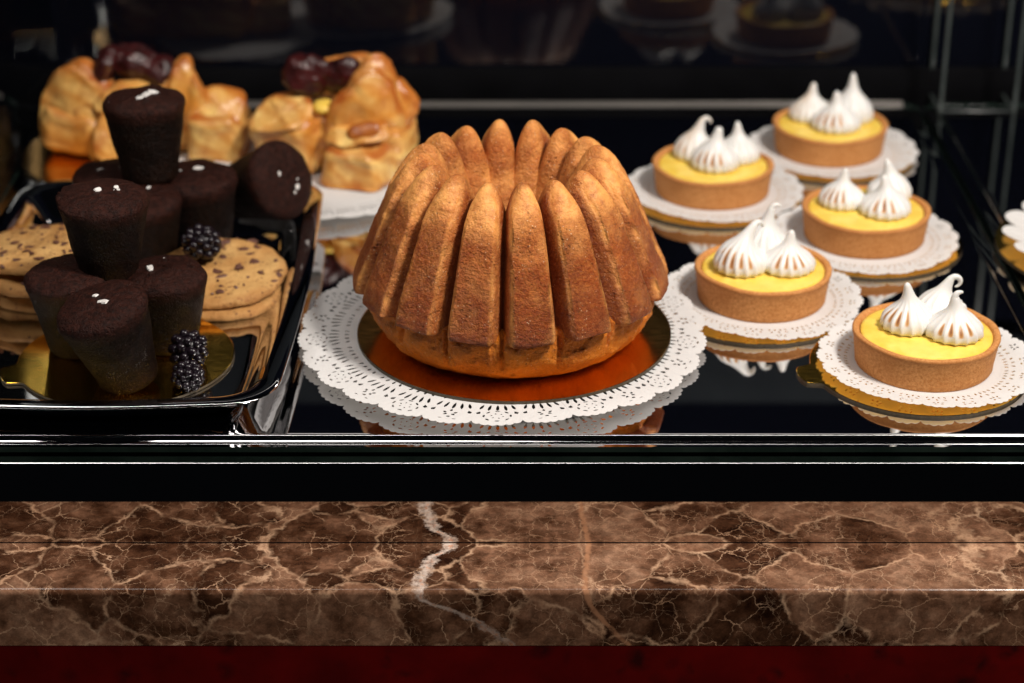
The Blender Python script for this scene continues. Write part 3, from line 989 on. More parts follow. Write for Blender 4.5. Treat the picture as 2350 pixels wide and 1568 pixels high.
BODY = [(0.0, 0.80), (0.03, 0.90), (0.08, 0.98), (0.16, 1.0), (0.25, 0.97), (0.34, 0.87), (0.43, 0.71), (0.52, 0.53), (0.60, 0.385), (0.68, 0.285), (0.76, 0.22), (0.84, 0.175), (0.91, 0.14), (0.97, 0.095), (1.0, 0.02)]
def meringue(t, loc, Rm, H, lean, psi, hook=0.0, hook_r=0.28, toast=(), seed=0, blush=0.0):
    """piped star kiss: fluted bulb drawn up into a tip that leans towards psi and may hook over"""
    rg = random.Random(seed)
    nf = rg.choice((15, 16, 17))
    spine = []
    n1 = 34
    for i in range(n1 + 1):
        f = i / n1
        spine.append((lean * max(0.0, (f - 0.35) / 0.65) ** 1.9, H * f, f))
    bodyrad = interp(BODY, 60)
    def rad(f):
        for (a, ra), (b_, rb) in zip(bodyrad, bodyrad[1:]):
            if f <= b_:
                return ra + (rb - ra) * (0 if b_ == a else (f - a) / (b_ - a))
        return 0.02
    pts = []
    if hook > 0:
        for s, z, f in spine:
            pts.append((s, z, max(rad(f * 0.90), 0.12), f))
        s0, z0 = pts[-1][0], pts[-1][1]
        ds, dz = pts[-1][0] - pts[-2][0], pts[-1][1] - pts[-2][1]
        ang = math.atan2(dz, ds)
        m = 16
        step = hook_r * R(hook) / m
        for i in range(1, m + 1):
            ang -= R(hook) / m
            s0 += step * cos(ang)
            z0 += step * sin(ang)
            f = i / m
            pts.append((s0, z0, 0.125 * (1 - 0.72 * f ** 1.5) if i < m else 0.012, 1.0))
    else:
        pts = [(s, z, rad(f), f) for s, z, f in spine]
    na = nf * 8
    verts, faces, tv, bl = [], [], [], []
    cp_, sp_ = cos(psi), sin(psi)
    for i, (s, z, rr_, f) in enumerate(pts):
        a_ = pts[max(0, i - 1)]
        b_ = pts[min(len(pts) - 1, i + 1)]
        tx, tz = b_[0] - a_[0], b_[1] - a_[1]
        ln = math.hypot(tx, tz) or 1
        tx, tz = tx / ln, tz / ln
        nx, nz_ = tz, -tx
        fl = 0.085 * (1 - smoothstep(0.45, 0.75, f)) * smoothstep(-0.05, 0.06, f)
        for k in range(na):
            a = 2 * pi * k / na
            ph = nf * a + 1.2 * f
            gr = cos(ph)
            q = rr_ * Rm * (1 + fl * (0.35 - (abs(sin(ph / 2)) ** 0.7) * 1.35 + 0.6))
            q *= 1 + 0.03 * sin(2 * a + seed)
            lx, ly = q * cos(a - psi), q * sin(a - psi)
            px = s + lx * nx
            pz = z + lx * nz_
            x = px * cp_ - ly * sp_
            y = px * sp_ + ly * cp_
            verts.append((x, y, pz))
            # scorch marks lie in the grooves
            gi = round((ph - pi) / (2 * pi))
            ga = (gi * 2 * pi + pi - 1.2 * f) / nf
            dphi = abs(ph - (gi * 2 * pi + pi)) / pi
            best = 0.0
            for (aa, f0, f1, s_) in toast:
                dd = abs((ga - aa + pi) % (2 * pi) - pi)
                if dd < pi / nf:
                    mid, hw = (f0 + f1) / 2, (f1 - f0) / 2
                    e = max(0.0, 1 - ((f - mid) / hw) ** 2)
                    best = max(best, s_ * e * max(0.0, 1.15 - dphi / 0.47 * (0.7 + 0.6 * (f - f0) / (f1 - f0))))
            tv.append(min(1.0, best))
            bl.append(blush * smoothstep(0.2, 0.5, f) * max(0.0, cos(a - R(200))))
    for i in range(len(pts) - 1):
        for k in range(na):
            k2 = (k + 1) % na
            faces.append((i * na + k, i * na + k2, (i + 1) * na + k2, (i + 1) * na + k))
    faces.append(tuple(range((len(pts) - 1) * na, len(pts) * na)))
    mk('meringue', verts, faces, M_mer, t, loc, attrs={'toast': tv, 'blush': bl})

FR = R(-90)
def fan(c, n=4, sp=23, f0=0.20, f1=0.54, s=1.0):
    """a row of scorched grooves centred on direction c (degrees from +X)"""
    return [(R(c + (i - (n - 1) / 2) * sp), f0 + 0.02 * (i % 2), f1 - 0.03 * ((i + 1) % 2), s * (1 - 0.16 * abs(i - (n - 1) / 2)) * random.uniform(0.75, 1.0)) for i in range(n)]
TARTS = [
    ('lemon tart at the front right corner with three meringue tips', (23.0, -2.95), 0.1, (0.1, -0.05), 0, 190,
     [((-1.0, 0.45), 1.46, 2.75, -0.25, 0, 0, fan(-128, 4)), ((1.05, 1.85), 1.42, 2.35, 0.45, 0, 235, []), ((1.35, -0.65), 1.52, 2.35, -0.12, 0, 120, fan(-92, 4))]),
    ('lemon tart directly right of the bundt cake with two wide scorched meringues', (14.91, 5.79), 0.9, (-0.1, -0.3), 1, None,
     [((-1.35, -0.25), 1.62, 2.75, 0.75, 20, 150, fan(-125, 5)), ((0.25, 1.7), 1.45, 3.1, 0.3, 0, 130, []), ((1.42, -0.35), 1.52, 2.55, 0.1, 0, 0, fan(-98, 4))]),
    ('lemon tart in the middle of the right hand group, behind the one beside the cake', (22.45, 15.0), 2.0, (-0.15, -0.4), 2, None,
     [((-1.45, 0.65), 1.42, 2.5, 0.1, 0, 0, fan(-125, 4)), ((1.05, -0.75), 1.62, 2.55, -0.25, 0, 0, fan(-110, 3)), ((1.75, 1.75), 1.40, 2.5, -0.3, 0, 40, [])]),
    ('lemon tart at the back left of the tarts with curling meringue tips', (13.45, 22.95), 3.3, (0.1, -0.2), 0, None,
     [((-1.05, 1.2), 1.42, 2.6, 0.35, 0, 170, fan(-150, 3, 23, 0.2, 0.5, 0.5)), ((0.05, -0.75), 1.55, 2.75, -0.2, 180, 20, fan(-112, 4)), ((1.7, 0.75), 1.48, 2.7, -0.1, 0, 0, [])]),
    ('lemon tart farthest back on the right with tall pointed meringues', (22.4, 30.75), 4.4, (0.2, -0.3), 1, None,
     [((-1.25, 1.0), 1.42, 2.7, 0.1, 0, 0, fan(-160, 3, 23, 0.2, 0.5, 0.4)), ((0.25, -1.0), 1.62, 2.75, -0.1, 0, 0, fan(-118, 4)), ((1.55, 0.7), 1.48, 3.5, -0.05, 0, 0, [])]),
]
for i, (lab, c, rz, off, dk, tabdeg, mers) in enumerate(TARTS):
    where = ['the front right tart', 'the tart right of the bundt cake', 'the middle tart of the right hand group', 'the back left tart', 'the farthest back tart'][i]
    bo = [(-0.35, -0.32), (-0.40, -0.50), (0.2, -0.50), (0.0, -0.55), (0.1, -0.4)][i]
    board('tart_board', (c[0] + bo[0], c[1] + bo[1]), 5.9 if i else 6.0, -0.03, 0.16, M_gold,
          'round gold card under ' + where + (' with its pull tab showing' if i == 0 else ''), 'gold cards under the tarts',
          tab=R(tabdeg if tabdeg is not None else 60 + 37 * i))
    doily('tart_doily', me_td[dk], (c[0] + off[0], c[1] + off[1]), 0.14, rz, 'white paper doily under ' + where, 'doilies under the tarts', 1.0)
    t = tag(empty('lemon_tart', (c[0], c[1], 0.155)), lab, 'tart', 'lemon meringue tarts')
    shell_and_curd(t, 20 + i)
    for j, (ml, Rm, H, lean, psi, hook, tst) in enumerate(mers):
        meringue(t, (ml[0], ml[1], 1.93), Rm, H, lean, R(psi), hook, 0.30, tst, seed=i * 5 + j, blush=0.5 if j == 0 and i >= 3 else 0.0)

# ================================================================== CHOCOLATE CAKES
def choc_mesh(seed, rb, rt, h, ragged=0.0):
    rg = random.Random(seed)
    o1 = rg.uniform(0, 50)
    prof = [(0.02, 0.0), (rb * 0.6, 0.0), (rb - 0.12, 0.01), (rb, 0.13)]
    for i in range(1, 16):
        f = i / 16
        prof.append((rb + (rt - rb) * f ** 1.05, 0.13 + (h - 0.56) * f))
    nb = len(prof)
    prof += [(rt + 0.05, h - 0.36), (rt + 0.06, h - 0.20), (rt + 0.02, h - 0.04), (rt - 0.08, h + 0.10), (rt - 0.26, h + 0.22), (rt * 0.76, h + 0.33), (rt * 0.55, h + 0.42), (rt * 0.3, h + 0.47), (rt * 0.1, h + 0.48), (0.02, h + 0.48)]
    n = 72
    verts, faces, top, ft = [], [], [], []
    for i, (r, z) in enumerate(prof):
        for k in range(n):
            a = 2 * pi * k / n
            x, y = r * cos(a), r * sin(a)
            d = nz(x + o1, y, z, 0.8) * 0.07 + nz(x, y + o1, z, 2.6) * 0.035 + nz(x, y, z + o1, 7) * 0.02
            zz = z
            if i > 2:
                x += d * cos(a)
                y += d * sin(a)
            if i >= nb:
                zz += nz(x + o1, y, 0, 0.8) * 0.14 + nz(x, y + o1, 0, 2.4) * 0.05
            if ragged and nb <= i <= nb + 2:
                q = ragged * max(0, 0.35 + nz(cos(a) * 9 + o1, sin(a) * 9, 0, 1.0)) * smoothstep(-0.3, 0.7, sin(a - 0.9))
                x += q * 0.5 * cos(a)
                y += q * 0.5 * sin(a)
                zz += q
            verts.append((x, y, zz))
            top.append(1.0 if i >= nb else (0.5 if i == nb - 1 else 0.0))
            ft.append(max(0.0, 1 - z / (h * 0.35)))
    for i in range(len(prof) - 1):
        for k in range(n):
            k2 = (k + 1) % n
            faces.append((i * n + k, i * n + k2, (i + 1) * n + k2, (i + 1) * n + k))
    return verts, faces, top, ft
def salt_mesh(seed, s):
    rg = random.Random(seed)
    n = rg.choice((5, 6, 7))
    ring = [(s * rg.uniform(0.55, 1.1) * cos(2 * pi * i / n), s * 0.75 * rg.uniform(0.55, 1.1) * sin(2 * pi * i / n)) for i in range(n)]
    verts = [(x, y, 0) for x, y in ring] + [(x * 0.85, y * 0.85, s * rg.uniform(0.14, 0.26)) for x, y in ring]
    faces = [(i, (i + 1) % n, n + (i + 1) % n, n + i) for i in range(n)] + [tuple(range(n, 2 * n)), tuple(reversed(range(n)))]
    return verts, faces
def choc(label, base, axis, h, rb, rt, flakes, seed, spin=0.0, ragged=0.0):
    t = empty('chocolate_cake', base)
    t.rotation_mode = 'QUATERNION'
    t.rotation_quaternion = Vector(axis).normalized().to_track_quat('Z', 'Y')
    tag(t, label, 'chocolate cake', 'small chocolate cakes in the dish')
    v, f, tp, ft = choc_mesh(seed, rb, rt, h, ragged)
    mk('sponge', v, f, M_choc, t, attrs={'top': tp, 'foot': ft})
    for j, (fx, fy, s) in enumerate(flakes):
        sv, sf = salt_mesh(seed * 17 + j, s * 1.25)
        r = math.hypot(fx, fy) / rt
        zz = h + 0.50 - 0.36 * r ** 2.6
        mk('salt_flake', sv, sf, M_salt, t, (fx, fy, zz - 0.02), (random.uniform(-0.25, 0.25), random.uniform(-0.25, 0.25), random.uniform(0, 3)), smooth=False)
DZ = DISH_Z + 0.18
choc('chocolate cake leaning back at the very front of the dish, by the blackberries', (-20.85, -5.6, DZ + 0.1), (-0.235, -0.15, 1), 4.85, 1.62, 2.46, [(0.55, 0.25, 0.34), (0.30, 0.05, 0.22), (-0.5, 0.1, 0.2), (0.9, 0.45, 0.08)], 1)
choc('chocolate cake perched on top of the front cluster with a ragged rim', (-22.45, -1.0, 4.75), (0.02, -0.05, 1), 4.6, 1.62, 2.42, [(-0.2, 0.0, 0.30), (0.75, 0.1, 0.2), (0.8, -0.25, 0.14), (0.6, -0.2, 0.07)], 2, ragged=0.26)
choc('chocolate cake at the left of the front cluster in front of the cookies', (-24.45, -1.4, DZ), (-0.03, -0.04, 1), 4.6, 1.65, 2.42, [(0.35, 0.85, 0.2), (0.6, 0.45, 0.19), (0.4, 0.5, 0.1), (0.75, 0.7, 0.07)], 3)
choc('chocolate cake at the right of the front cluster in front of the round cookie', (-19.5, -0.9, DZ), (0.03, -0.03, 1), 4.35, 1.7, 2.30, [(-0.75, 0.3, 0.30), (-0.55, 0.5, 0.15), (0.7, 1.0, 0.06)], 4)
choc('chocolate cake half hidden behind the perched front one', (-22.4, 9.2, DISH_Z), (0.0, -0.05, 1), 5.0, 1.75, 2.48, [(0.5, 0.6, 0.15)], 5)
choc('upright chocolate cake behind the cookie with the blackberry', (-19.5, 12.6, DISH_Z), (0.0, -0.04, 1), 5.05, 1.85, 2.50, [(0.1, 0.25, 0.34), (-0.9, 0.0, 0.10), (0.3, 0.35, 0.2)], 6)
choc('chocolate cake tipped over to the right, resting by the dish rim', (-18.1, 17.0, 2.3), (0.76, -0.52, 0.40), 4.9, 1.65, 2.48, [(0.55, -0.75, 0.22), (0.2, -1.0, 0.12), (-0.55, 0.5, 0.2), (0.8, -0.3, 0.08)], 7)
choc('low chocolate cake at the back left under the topmost one', (-24.6, 13.0, DISH_Z), (-0.02, 0.0, 1), 5.0, 1.75, 2.48, [(-0.1, 0.6, 0.2), (0.5, -0.6, 0.28)], 8)
choc('topmost chocolate cake standing on the three back ones', (-22.1, 11.6, 5.55), (-0.015, 0.02, 1), 4.9, 1.70, 2.42, [(0.1, 0.55, 0.36), (-0.45, 0.35, 0.34), (0.55, 0.7, 0.3), (-0.1, 0.2, 0.14)], 9)

dish_board = board('dish_board', (-21.6, -2.6), 6.0, DISH_Z, 0.15, M_gold, 'gold card with a tab in the dish under the front chocolate cakes', None, tab=R(200))

# ================================================================== COOKIES
def cookie(label, c, z, r, th, tilt, seed, chips=26):
    rg = random.Random(seed)
    o1 = rg.uniform(0, 40)
    t = tag(empty('cookie', (c[0], c[1], z), tilt), label, 'cookie', 'chocolate chip cookies in the dish')
    q_ = th / 0.78
    prof = [(0.02, 0.0), (r * 0.5, 0.0), (r * 0.85, 0.0), (r * 0.97, 0.05 * q_), (r, 0.20 * q_), (r * 0.99, 0.42 * q_), (r * 0.965, 0.60 * q_), (r * 0.92, 0.70 * q_), (r * 0.8, th - 0.03), (r * 0.65, th), (r * 0.5, th + 0.02), (r * 0.35, th), (r * 0.2, th + 0.02), (0.02, th + 0.02)]
    def fn(v, a, i):
        x, y, z_ = v
        q = 1 + 0.025 * sin(2 * a + o1) + 0.02 * sin(5 * a + o1 * 2) + 0.035 * nz(cos(a) * 3 + o1, sin(a) * 3, z_, 1.8) + 0.015 * nz(cos(a) * 9 + o1, sin(a) * 9, z_ * 3, 1.8)
        dz = 0
        if i > 5:
            dz = nz(x + o1, y, 0, 0.55) * 0.16 + nz(x, y + o1, 0, 1.6) * 0.09
        return (x * q, y * q, z_ + dz)
    lathe('dough', prof, M_cookie, t, n=80, fn=fn, attrs={'bake_and_light': lambda i, a: 1.0 if i in (4, 5) else (0.5 if i in (3, 6, 7) else 0.0)})
    for j in range(chips):
        a = rg.uniform(0, 2 * pi)
        rr_ = r * math.sqrt(rg.uniform(0.01, 0.94))
        me = CHIPS[j % len(CHIPS)]
        o = bpy.data.objects.new('chocolate_chip', me)
        col.objects.link(o)
        o.parent = t
        x, y = rr_ * cos(a), rr_ * sin(a)
        edge = smoothstep(0.80, 0.98, rr_ / r)
        o.location = Vector((x, y, th + 0.02 - 0.22 * edge + nz(x + o1, y, 0, 0.55) * 0.16 + nz(x, y + o1, 0, 1.6) * 0.09 + 0.03)) * U
        o.rotation_euler = (0.5 * edge * -sin(a), 0.5 * edge * cos(a), rg.uniform(0, 6))
        s = rg.uniform(1.0, 2.4) if rg.random() < 0.6 else rg.uniform(0.5, 1.0)
        o.scale = (s, s * rg.uniform(0.35, 0.8), 0.75)
CHIPS = []
for q in range(6):
    bm = bmesh.new()
    bmesh.ops.create_icosphere(bm, subdivisions=1, radius=0.20 * U)
    rg = random.Random(q + 90)
    for v in bm.verts:
        v.co *= rg.uniform(0.5, 1.4)
        v.co.z *= 0.5
    me = bpy.data.meshes.new('chocolate_chip')
    bm.to_mesh(me)
    bm.free()
    me.materials.append(M_chip)
    CHIPS.append(me)
cookie('lower chocolate chip cookie, under the one carrying a blackberry', (-17.45, 6.0), DISH_Z + 0.08, 4.0, 0.66, (R(2), R(0), 1.0), 41, 20)
cookie('upper chocolate chip cookie carrying a blackberry, right side of the dish', (-17.55, 6.4), DISH_Z + 0.98, 4.05, 0.62, (R(5.5), R(0), 0.3), 42, 62)
cookie('bottom cookie of the stack of three on the left', (-27.9, 7.4), DISH_Z + 0.02, 4.1, 0.78, (R(1), 0, 0.1), 43, 16)
cookie('middle cookie of the stack of three on the left', (-28.2, 7.2), DISH_Z + 0.98, 4.15, 0.78, (R(2), R(1), 2.1), 44, 16)
cookie('top cookie of the stack of three on the left', (-28.3, 7.6), DISH_Z + 2.02, 4.3, 0.68, (R(7), R(-1), 4.0), 45, 64)

# ================================================================== BLACKBERRIES
bm = bmesh.new()
bmesh.ops.create_icosphere(bm, subdivisions=2, radius=1.0 * U)
for f in bm.faces:
    f.smooth = True
DR = bpy.data.meshes.new('drupelet')
bm.to_mesh(DR)
bm.free()
DR.materials.append(M_berry)
def berry(label, c, rx, rz, tilt, seed):
    rg = random.Random(seed)
    t = tag(empty('blackberry', c, tilt), label, 'blackberry', 'blackberries in the dish')
    lathe('core', [(0.02, -rz * 0.8)] + [(rx * 0.80 * sin(R(a)), -rz * 0.8 * cos(R(a))) for a in range(20, 180, 20)] + [(0.02, rz * 0.8)], M_berry, t, n=20)
    n = 38
    ga = pi * (3 - math.sqrt(5))
    for i in range(n):
        zz = 1 - 2 * (i + 0.5) / n
        q = math.sqrt(1 - zz * zz)
        a = ga * i
        j = 1 + rg.uniform(-0.05, 0.05)
        p = Vector((rx * 0.84 * q * cos(a) * j, rx * 0.84 * q * sin(a) * j, rz * 0.86 * zz * j))
        o = bpy.data.objects.new('drupelet', DR)
        col.objects.link(o)
        o.parent = t
        o.location = p * U
        s = 0.262 * rg.uniform(0.86, 1.14) * (rx / 1.0) ** 0.6
        o.scale = (s, s, s * 1.08)
        o.rotation_euler = (rg.random(), rg.random(), rg.random())
berry('blackberry standing on end beside the front chocolate cake', (-17.75, -4.6, 1.62), 1.02, 1.28, (R(8), R(5), 0), 1)
berry('blackberry lying at the front edge of the gold card', (-17.55, -6.55, 1.14), 0.82, 0.98, (R(70), R(10), R(25)), 2)
berry('blackberry resting on the upper round cookie', (-18.55, 7.1, 3.12), 1.02, 1.25, (R(80), R(5), R(60)), 3)

# ================================================================== PUFF PASTRIES
def superell(bm, c, r, rot=(0, 0, 0), e=1.0, n=40, m=24, pinch=0.0):
    M = Euler((R(rot[0]), R(rot[1]), R(rot[2]))).to_matrix()
    def sg(v, p):
        return math.copysign(abs(v) ** p, v)
    rows = []
    for i in range(m + 1):
        la = -pi / 2 + pi * i / m
        row = []
        if i in (0, m):
            row = [bm.verts.new(Vector(c) + M @ Vector((0, 0, r[2] * (-1 if i == 0 else 1))))]
        else:
            for k in range(n):
                lo = 2 * pi * k / n
                cz = sg(cos(la), e)
                zz = sg(sin(la), e)
                pf = 1 - pinch * max(0, zz)
                row.append(bm.verts.new(Vector(c) + M @ Vector((r[0] * cz * sg(cos(lo), e) * pf, r[1] * cz * sg(sin(lo), e) * pf, r[2] * zz))))
        rows.append(row)
    for i in range(m):
        a, b_ = rows[i], rows[i + 1]
        for k in range(n):
            k2 = (k + 1) % n
            if len(a) == 1:
                bm.faces.new((a[0], b_[k2], b_[k]))
            elif len(b_) == 1:
                bm.faces.new((a[k], a[k2], b_[0]))
            else:
                bm.faces.new((a[k], a[k2], b_[k2], b_[k]))
def organic(name, lobes, mat, parent, origin, voxel, smooth_it, lam=0.0, crinkle=0.06, seed=0, flat_z=None, fold_amp=0.0):
    bm = bmesh.new()
    for lb in lobes:
        superell(bm, *lb)
    for v in bm.verts:
        v.co = (v.co - Vector(origin))
        if flat_z is not None and v.co.z < flat_z:
            v.co.z = flat_z
        v.co *= U
    me = bpy.data.meshes.new(name)
    bm.to_mesh(me)
    bm.free()
    o = bpy.data.objects.new(name + '_tmp', me)
    col.objects.link(o)
    rm = o.modifiers.new('r', 'REMESH')
    rm.mode = 'VOXEL'
    rm.voxel_size = voxel * U
    sm = o.modifiers.new('s', 'SMOOTH')
    sm.factor = 0.7
    sm.iterations = smooth_it
    dg = bpy.context.evaluated_depsgraph_get()
    dg.update()
    m2 = bpy.data.meshes.new_from_object(o.evaluated_get(dg))
    bpy.data.objects.remove(o)
    m2.name = name
    nv = len(m2.vertices)
    import numpy as np
    P = np.empty(nv * 3)
    m2.vertices.foreach_get('co', P)
    P = P.reshape(-1, 3) / U
    ed = np.empty(len(m2.edges) * 2, dtype=np.int64)
    m2.edges.foreach_get('vertices', ed)
    ed = ed.reshape(-1, 2)
    def avg(q):
        acc_ = np.zeros_like(q)
        cnt = np.zeros(nv)
        for a_, b_ in ((0, 1), (1, 0)):
            np.add.at(acc_, ed[:, a_], q[ed[:, b_]])
            np.add.at(cnt, ed[:, a_], 1)
        return acc_ / cnt.reshape((-1,) + (1,) * (q.ndim - 1))
    Nn = np.array([v.normal[:] for v in m2.vertices])
    Q = P.copy()
    for _ in range(6):
        Q = avg(Q)
    curv = ((P - Q) * Nn).sum(1)
    for _ in range(2):
        curv = avg(curv)
    curv = curv / (np.abs(curv).mean() + 1e-9)
    brown = []
    zmax = max(v.co.z for v in m2.vertices) / U
    new = []
    for vi, v in enumerate(m2.vertices):
        p = v.co / U
        n_ = v.normal.copy()
        d = crinkle * (nz(p.x + seed, p.y, p.z, 0.7) + 0.5 * nz(p.x, p.y + seed, p.z, 2.0))
        side = 1 - abs(n_.z)
        fold = 0.0
        if fold_amp:
            wx = 1.3 * nz(p.x + seed, p.y, p.z, 0.33)
            fn_ = nz(p.x * 0.30 + p.z * 0.22 + wx * 0.35 + seed, p.y * 0.22, p.z * 0.36 - p.x * 0.12, 1.0)
            d += fold_amp * (min(1.0, abs(fn_) * 7.0) ** 0.7 - 1.0)
            fold = smoothstep(0.0, 0.05, fn_) * (1 - smoothstep(0.08, 0.20, fn_))
        if lam:
            ph = p.z * 6.0 + 5.5 * nz(p.x + seed, p.y, p.z, 0.28) + 2.0 * nz(p.x, p.y, p.z + seed, 0.8)
            d += lam * (abs(sin(ph)) - 0.5) * smoothstep(0.25, 0.8, side)
        new.append((p + n_ * d) * U)
        bw = 0.75 * smoothstep(0.7, 2.6, curv[vi]) + 0.3 * smoothstep(0.25, 0.95, n_.z) * smoothstep(0.25, 0.95, p.z / zmax) + 0.35 * smoothstep(0.05, 0.4, nz(p.x, p.y + 2 * seed, p.z, 0.45))
        brown.append(max(0.0, min(1.0, bw + 0.55 * fold)))
    for v, q in zip(m2.vertices, new):
        v.co = q
    a = m2.attributes.new('bake_and_light', 'FLOAT', 'POINT')
    a.data.foreach_set('value', brown)
    m2.polygons.foreach_set('use_smooth', [True] * len(m2.polygons))
    m2.materials.clear()
    m2.materials.append(mat)
    m2.update()
    o2 = bpy.data.objects.new(name, m2)
    col.objects.link(o2)
    o2.parent = parent
    return o2

def sheets(name, lobes, mat, parent, origin, seed=0, crinkle=0.07):
    """folded dough: thick rounded sheets and layered blocks that lean on one another, one body"""
    V, F, W = [], [], []
    def sg(v, p):
        return math.copysign(abs(v) ** p, v)
    for li, (kind, c, r, rot, e, pinch, curl) in enumerate(lobes):
        M = Euler((R(rot[0]), R(rot[1]), R(rot[2]))).to_matrix()
        n, m = 72, 40
        base = len(V)
        for i in range(m + 1):
            la = -pi / 2 + pi * i / m
            for k in range(n):
                lo = 2 * pi * k / n
                if kind == 's':          # outline in x-z, thickness along y
                    rho = sg(cos(la), 0.30)
                    lay = 1 + 0.035 * sin(9 * sin(la) + 2 * sin(lo * 2 + li)) * smoothstep(0.6, 0.95, rho)
                    ox, oz = sg(cos(lo), e) * rho * lay, sg(sin(lo), e) * rho * lay
                    tz = oz
                    px = r[0] * ox * (1 - pinch * max(0.0, tz) ** 1.2)
                    pz = r[2] * oz
                    py = r[1] * sg(sin(la), 0.6) * (1 - 0.25 * rho) + curl * tz * abs(tz) + 0.3 * curl * ox * ox
                    wv = 0.75 * smoothstep(0.72, 0.98, rho) * smoothstep(-0.3, 0.6, tz)
                else:                    # block with level layers
                    ph = la / (pi / 2)
                    rho = sg(cos(la), e)
                    zz = sg(sin(la), e)
                    lay = 1 + 0.030 * sin(zz * r[2] * 5.2 + 1.3 * sin(lo * 3 + li) + li) * smoothstep(0.5, 0.9, rho) + 0.05 * sin(zz * 2.3 + li)
                    px, py, pz = r[0] * rho * lay * sg(cos(lo), e), r[1] * rho * lay * sg(sin(lo), e), r[2] * zz
                    px *= 1 - pinch * zz
                    pz += curl * (px / r[0]) ** 2
                    wv = 0.6 * smoothstep(0.55, 0.9, zz) * smoothstep(0.55, 0.95, rho) + 0.35 * smoothstep(0.1, 0.5, -sin(zz * r[2] * 5.2 + 1.3 * sin(lo * 3 + li) + li)) * smoothstep(0.7, 0.95, rho)
                p = M @ Vector((px, py, pz)) + Vector(c) - Vector(origin)
                d = Vector((nz(p.x + seed, p.y, p.z, 0.55), nz(p.x, p.y + seed + 7, p.z, 0.55), nz(p.x, p.y, p.z + seed + 3, 0.55))) * 0.35
                d += Vector((nz(p.x + seed, p.y, p.z, 1.9), nz(p.x, p.y + seed + 7, p.z, 1.9), nz(p.x, p.y, p.z + seed + 3, 1.9))) * crinkle
                p = p + d
                p.z = max(0.0, p.z)
                V.append(tuple(p))
                W.append(max(0.0, min(1.0, wv + 0.35 * smoothstep(0.05, 0.4, nz(p.x + 3 * seed, p.y, p.z, 0.5)))))
        for i in range(m):
            for k in range(n):
                k2 = (k + 1) % n
                F.append((base + i * n + k, base + i * n + k2, base + (i + 1) * n + k2, base + (i + 1) * n + k))
    return mk(name, V, F, mat, parent, attrs={'bake_and_light': W})

# right hand pastry
oR = (-12.2, 26.5, 0.62)
pR = tag(empty('puff_pastry', oR), 'golden puff pastry with a tall peak and dark red prunes, behind the tipped chocolate cake', 'pastry', 'puff pastries with prunes')
sheets('dough', [
    ('b', (-15.0, 27.4, 2.3), (2.4, 2.8, 2.3), (0, -3, -14), 0.40, 0.03, 0.1),
    ('s', (-15.5, 25.6, 4.6), (2.1, 0.6, 1.5), (-38, -12, -10), 0.65, 0.15, 0.4),
    ('s', (-13.4, 25.6, 3.0), (1.3, 0.6, 2.2), (-8, 10, -20), 0.65, 0.2, 0.3),
    ('b', (-10.3, 24.2, 1.6), (2.3, 2.3, 1.6), (0, 2, -14), 0.36, 0.04, 0.1),
    ('s', (-9.7, 24.9, 4.6), (2.6, 0.9, 3.2), (14, 10, 8), 0.72, 0.50, 1.0),
    ('s', (-8.9, 25.9, 6.2), (1.35, 0.7, 2.5), (8, -3, 16), 0.70, 0.30, 0.5),
    ('s', (-10.5, 23.7, 3.9), (2.2, 0.55, 1.0), (-40, -10, -10), 0.66, 0.1, 0.5),
    ('s', (-8.2, 26.6, 4.7), (1.7, 0.7, 1.9), (0, 34, -22), 0.62, 0.35, 0.4),
    ('b', (-8.3, 26.2, 2.2), (1.5, 2.3, 1.8), (0, 8, -14), 0.6, 0.05, 0.2),
    ('b', (-11.8, 28.6, 2.6), (3.6, 3.0, 2.2), (0, 0, 0), 0.6, 0.05, 0.0),
    ('s', (-11.4, 30.6, 4.2), (3.4, 0.9, 2.7), (-10, 0, 0), 0.7, 0.2, 0.0)],
    M_puff, pR, oR, seed=3.1)
organic('prune', [((-14.0, 26.9, 6.9), (1.7, 1.2, 1.25), (0, 28, 10), 0.75), ((-13.2, 26.6, 7.5), (1.1, 0.6, 0.9), (0, 40, 0), 0.8)], M_prune, pR, oR, 0.12, 3, crinkle=0.22, seed=1.2)
organic('prune', [((-11.6, 27.0, 6.9), (1.6, 0.9, 1.15), (0, -24, -10), 0.75)], M_prune, pR, oR, 0.12, 3, crinkle=0.2, seed=5.2)
organic('custard_filling', [((-12.75, 25.9, 5.05), (0.8, 1.0, 0.5))], M_custard, pR, oR, 0.15, 3, crinkle=0.06, seed=2.2)
M_bake, nt, b = new_mat('baked_dimple')
L(nt, ramp(nt, noise_t(nt, objco(nt), 120, 4), [(0.3, (0.26, 0.060, 0.008)), (0.7, (0.46, 0.14, 0.018))]), b.inputs['Base Color'])
b.inputs['Roughness'].default_value = 0.35
organic('browned_flap', [((-9.9, 23.15, 4.35), (1.15, 0.30, 0.6), (-36, -14, -6), 0.8)], M_bake, pR, oR, 0.1, 3, crinkle=0.05, seed=7.7)
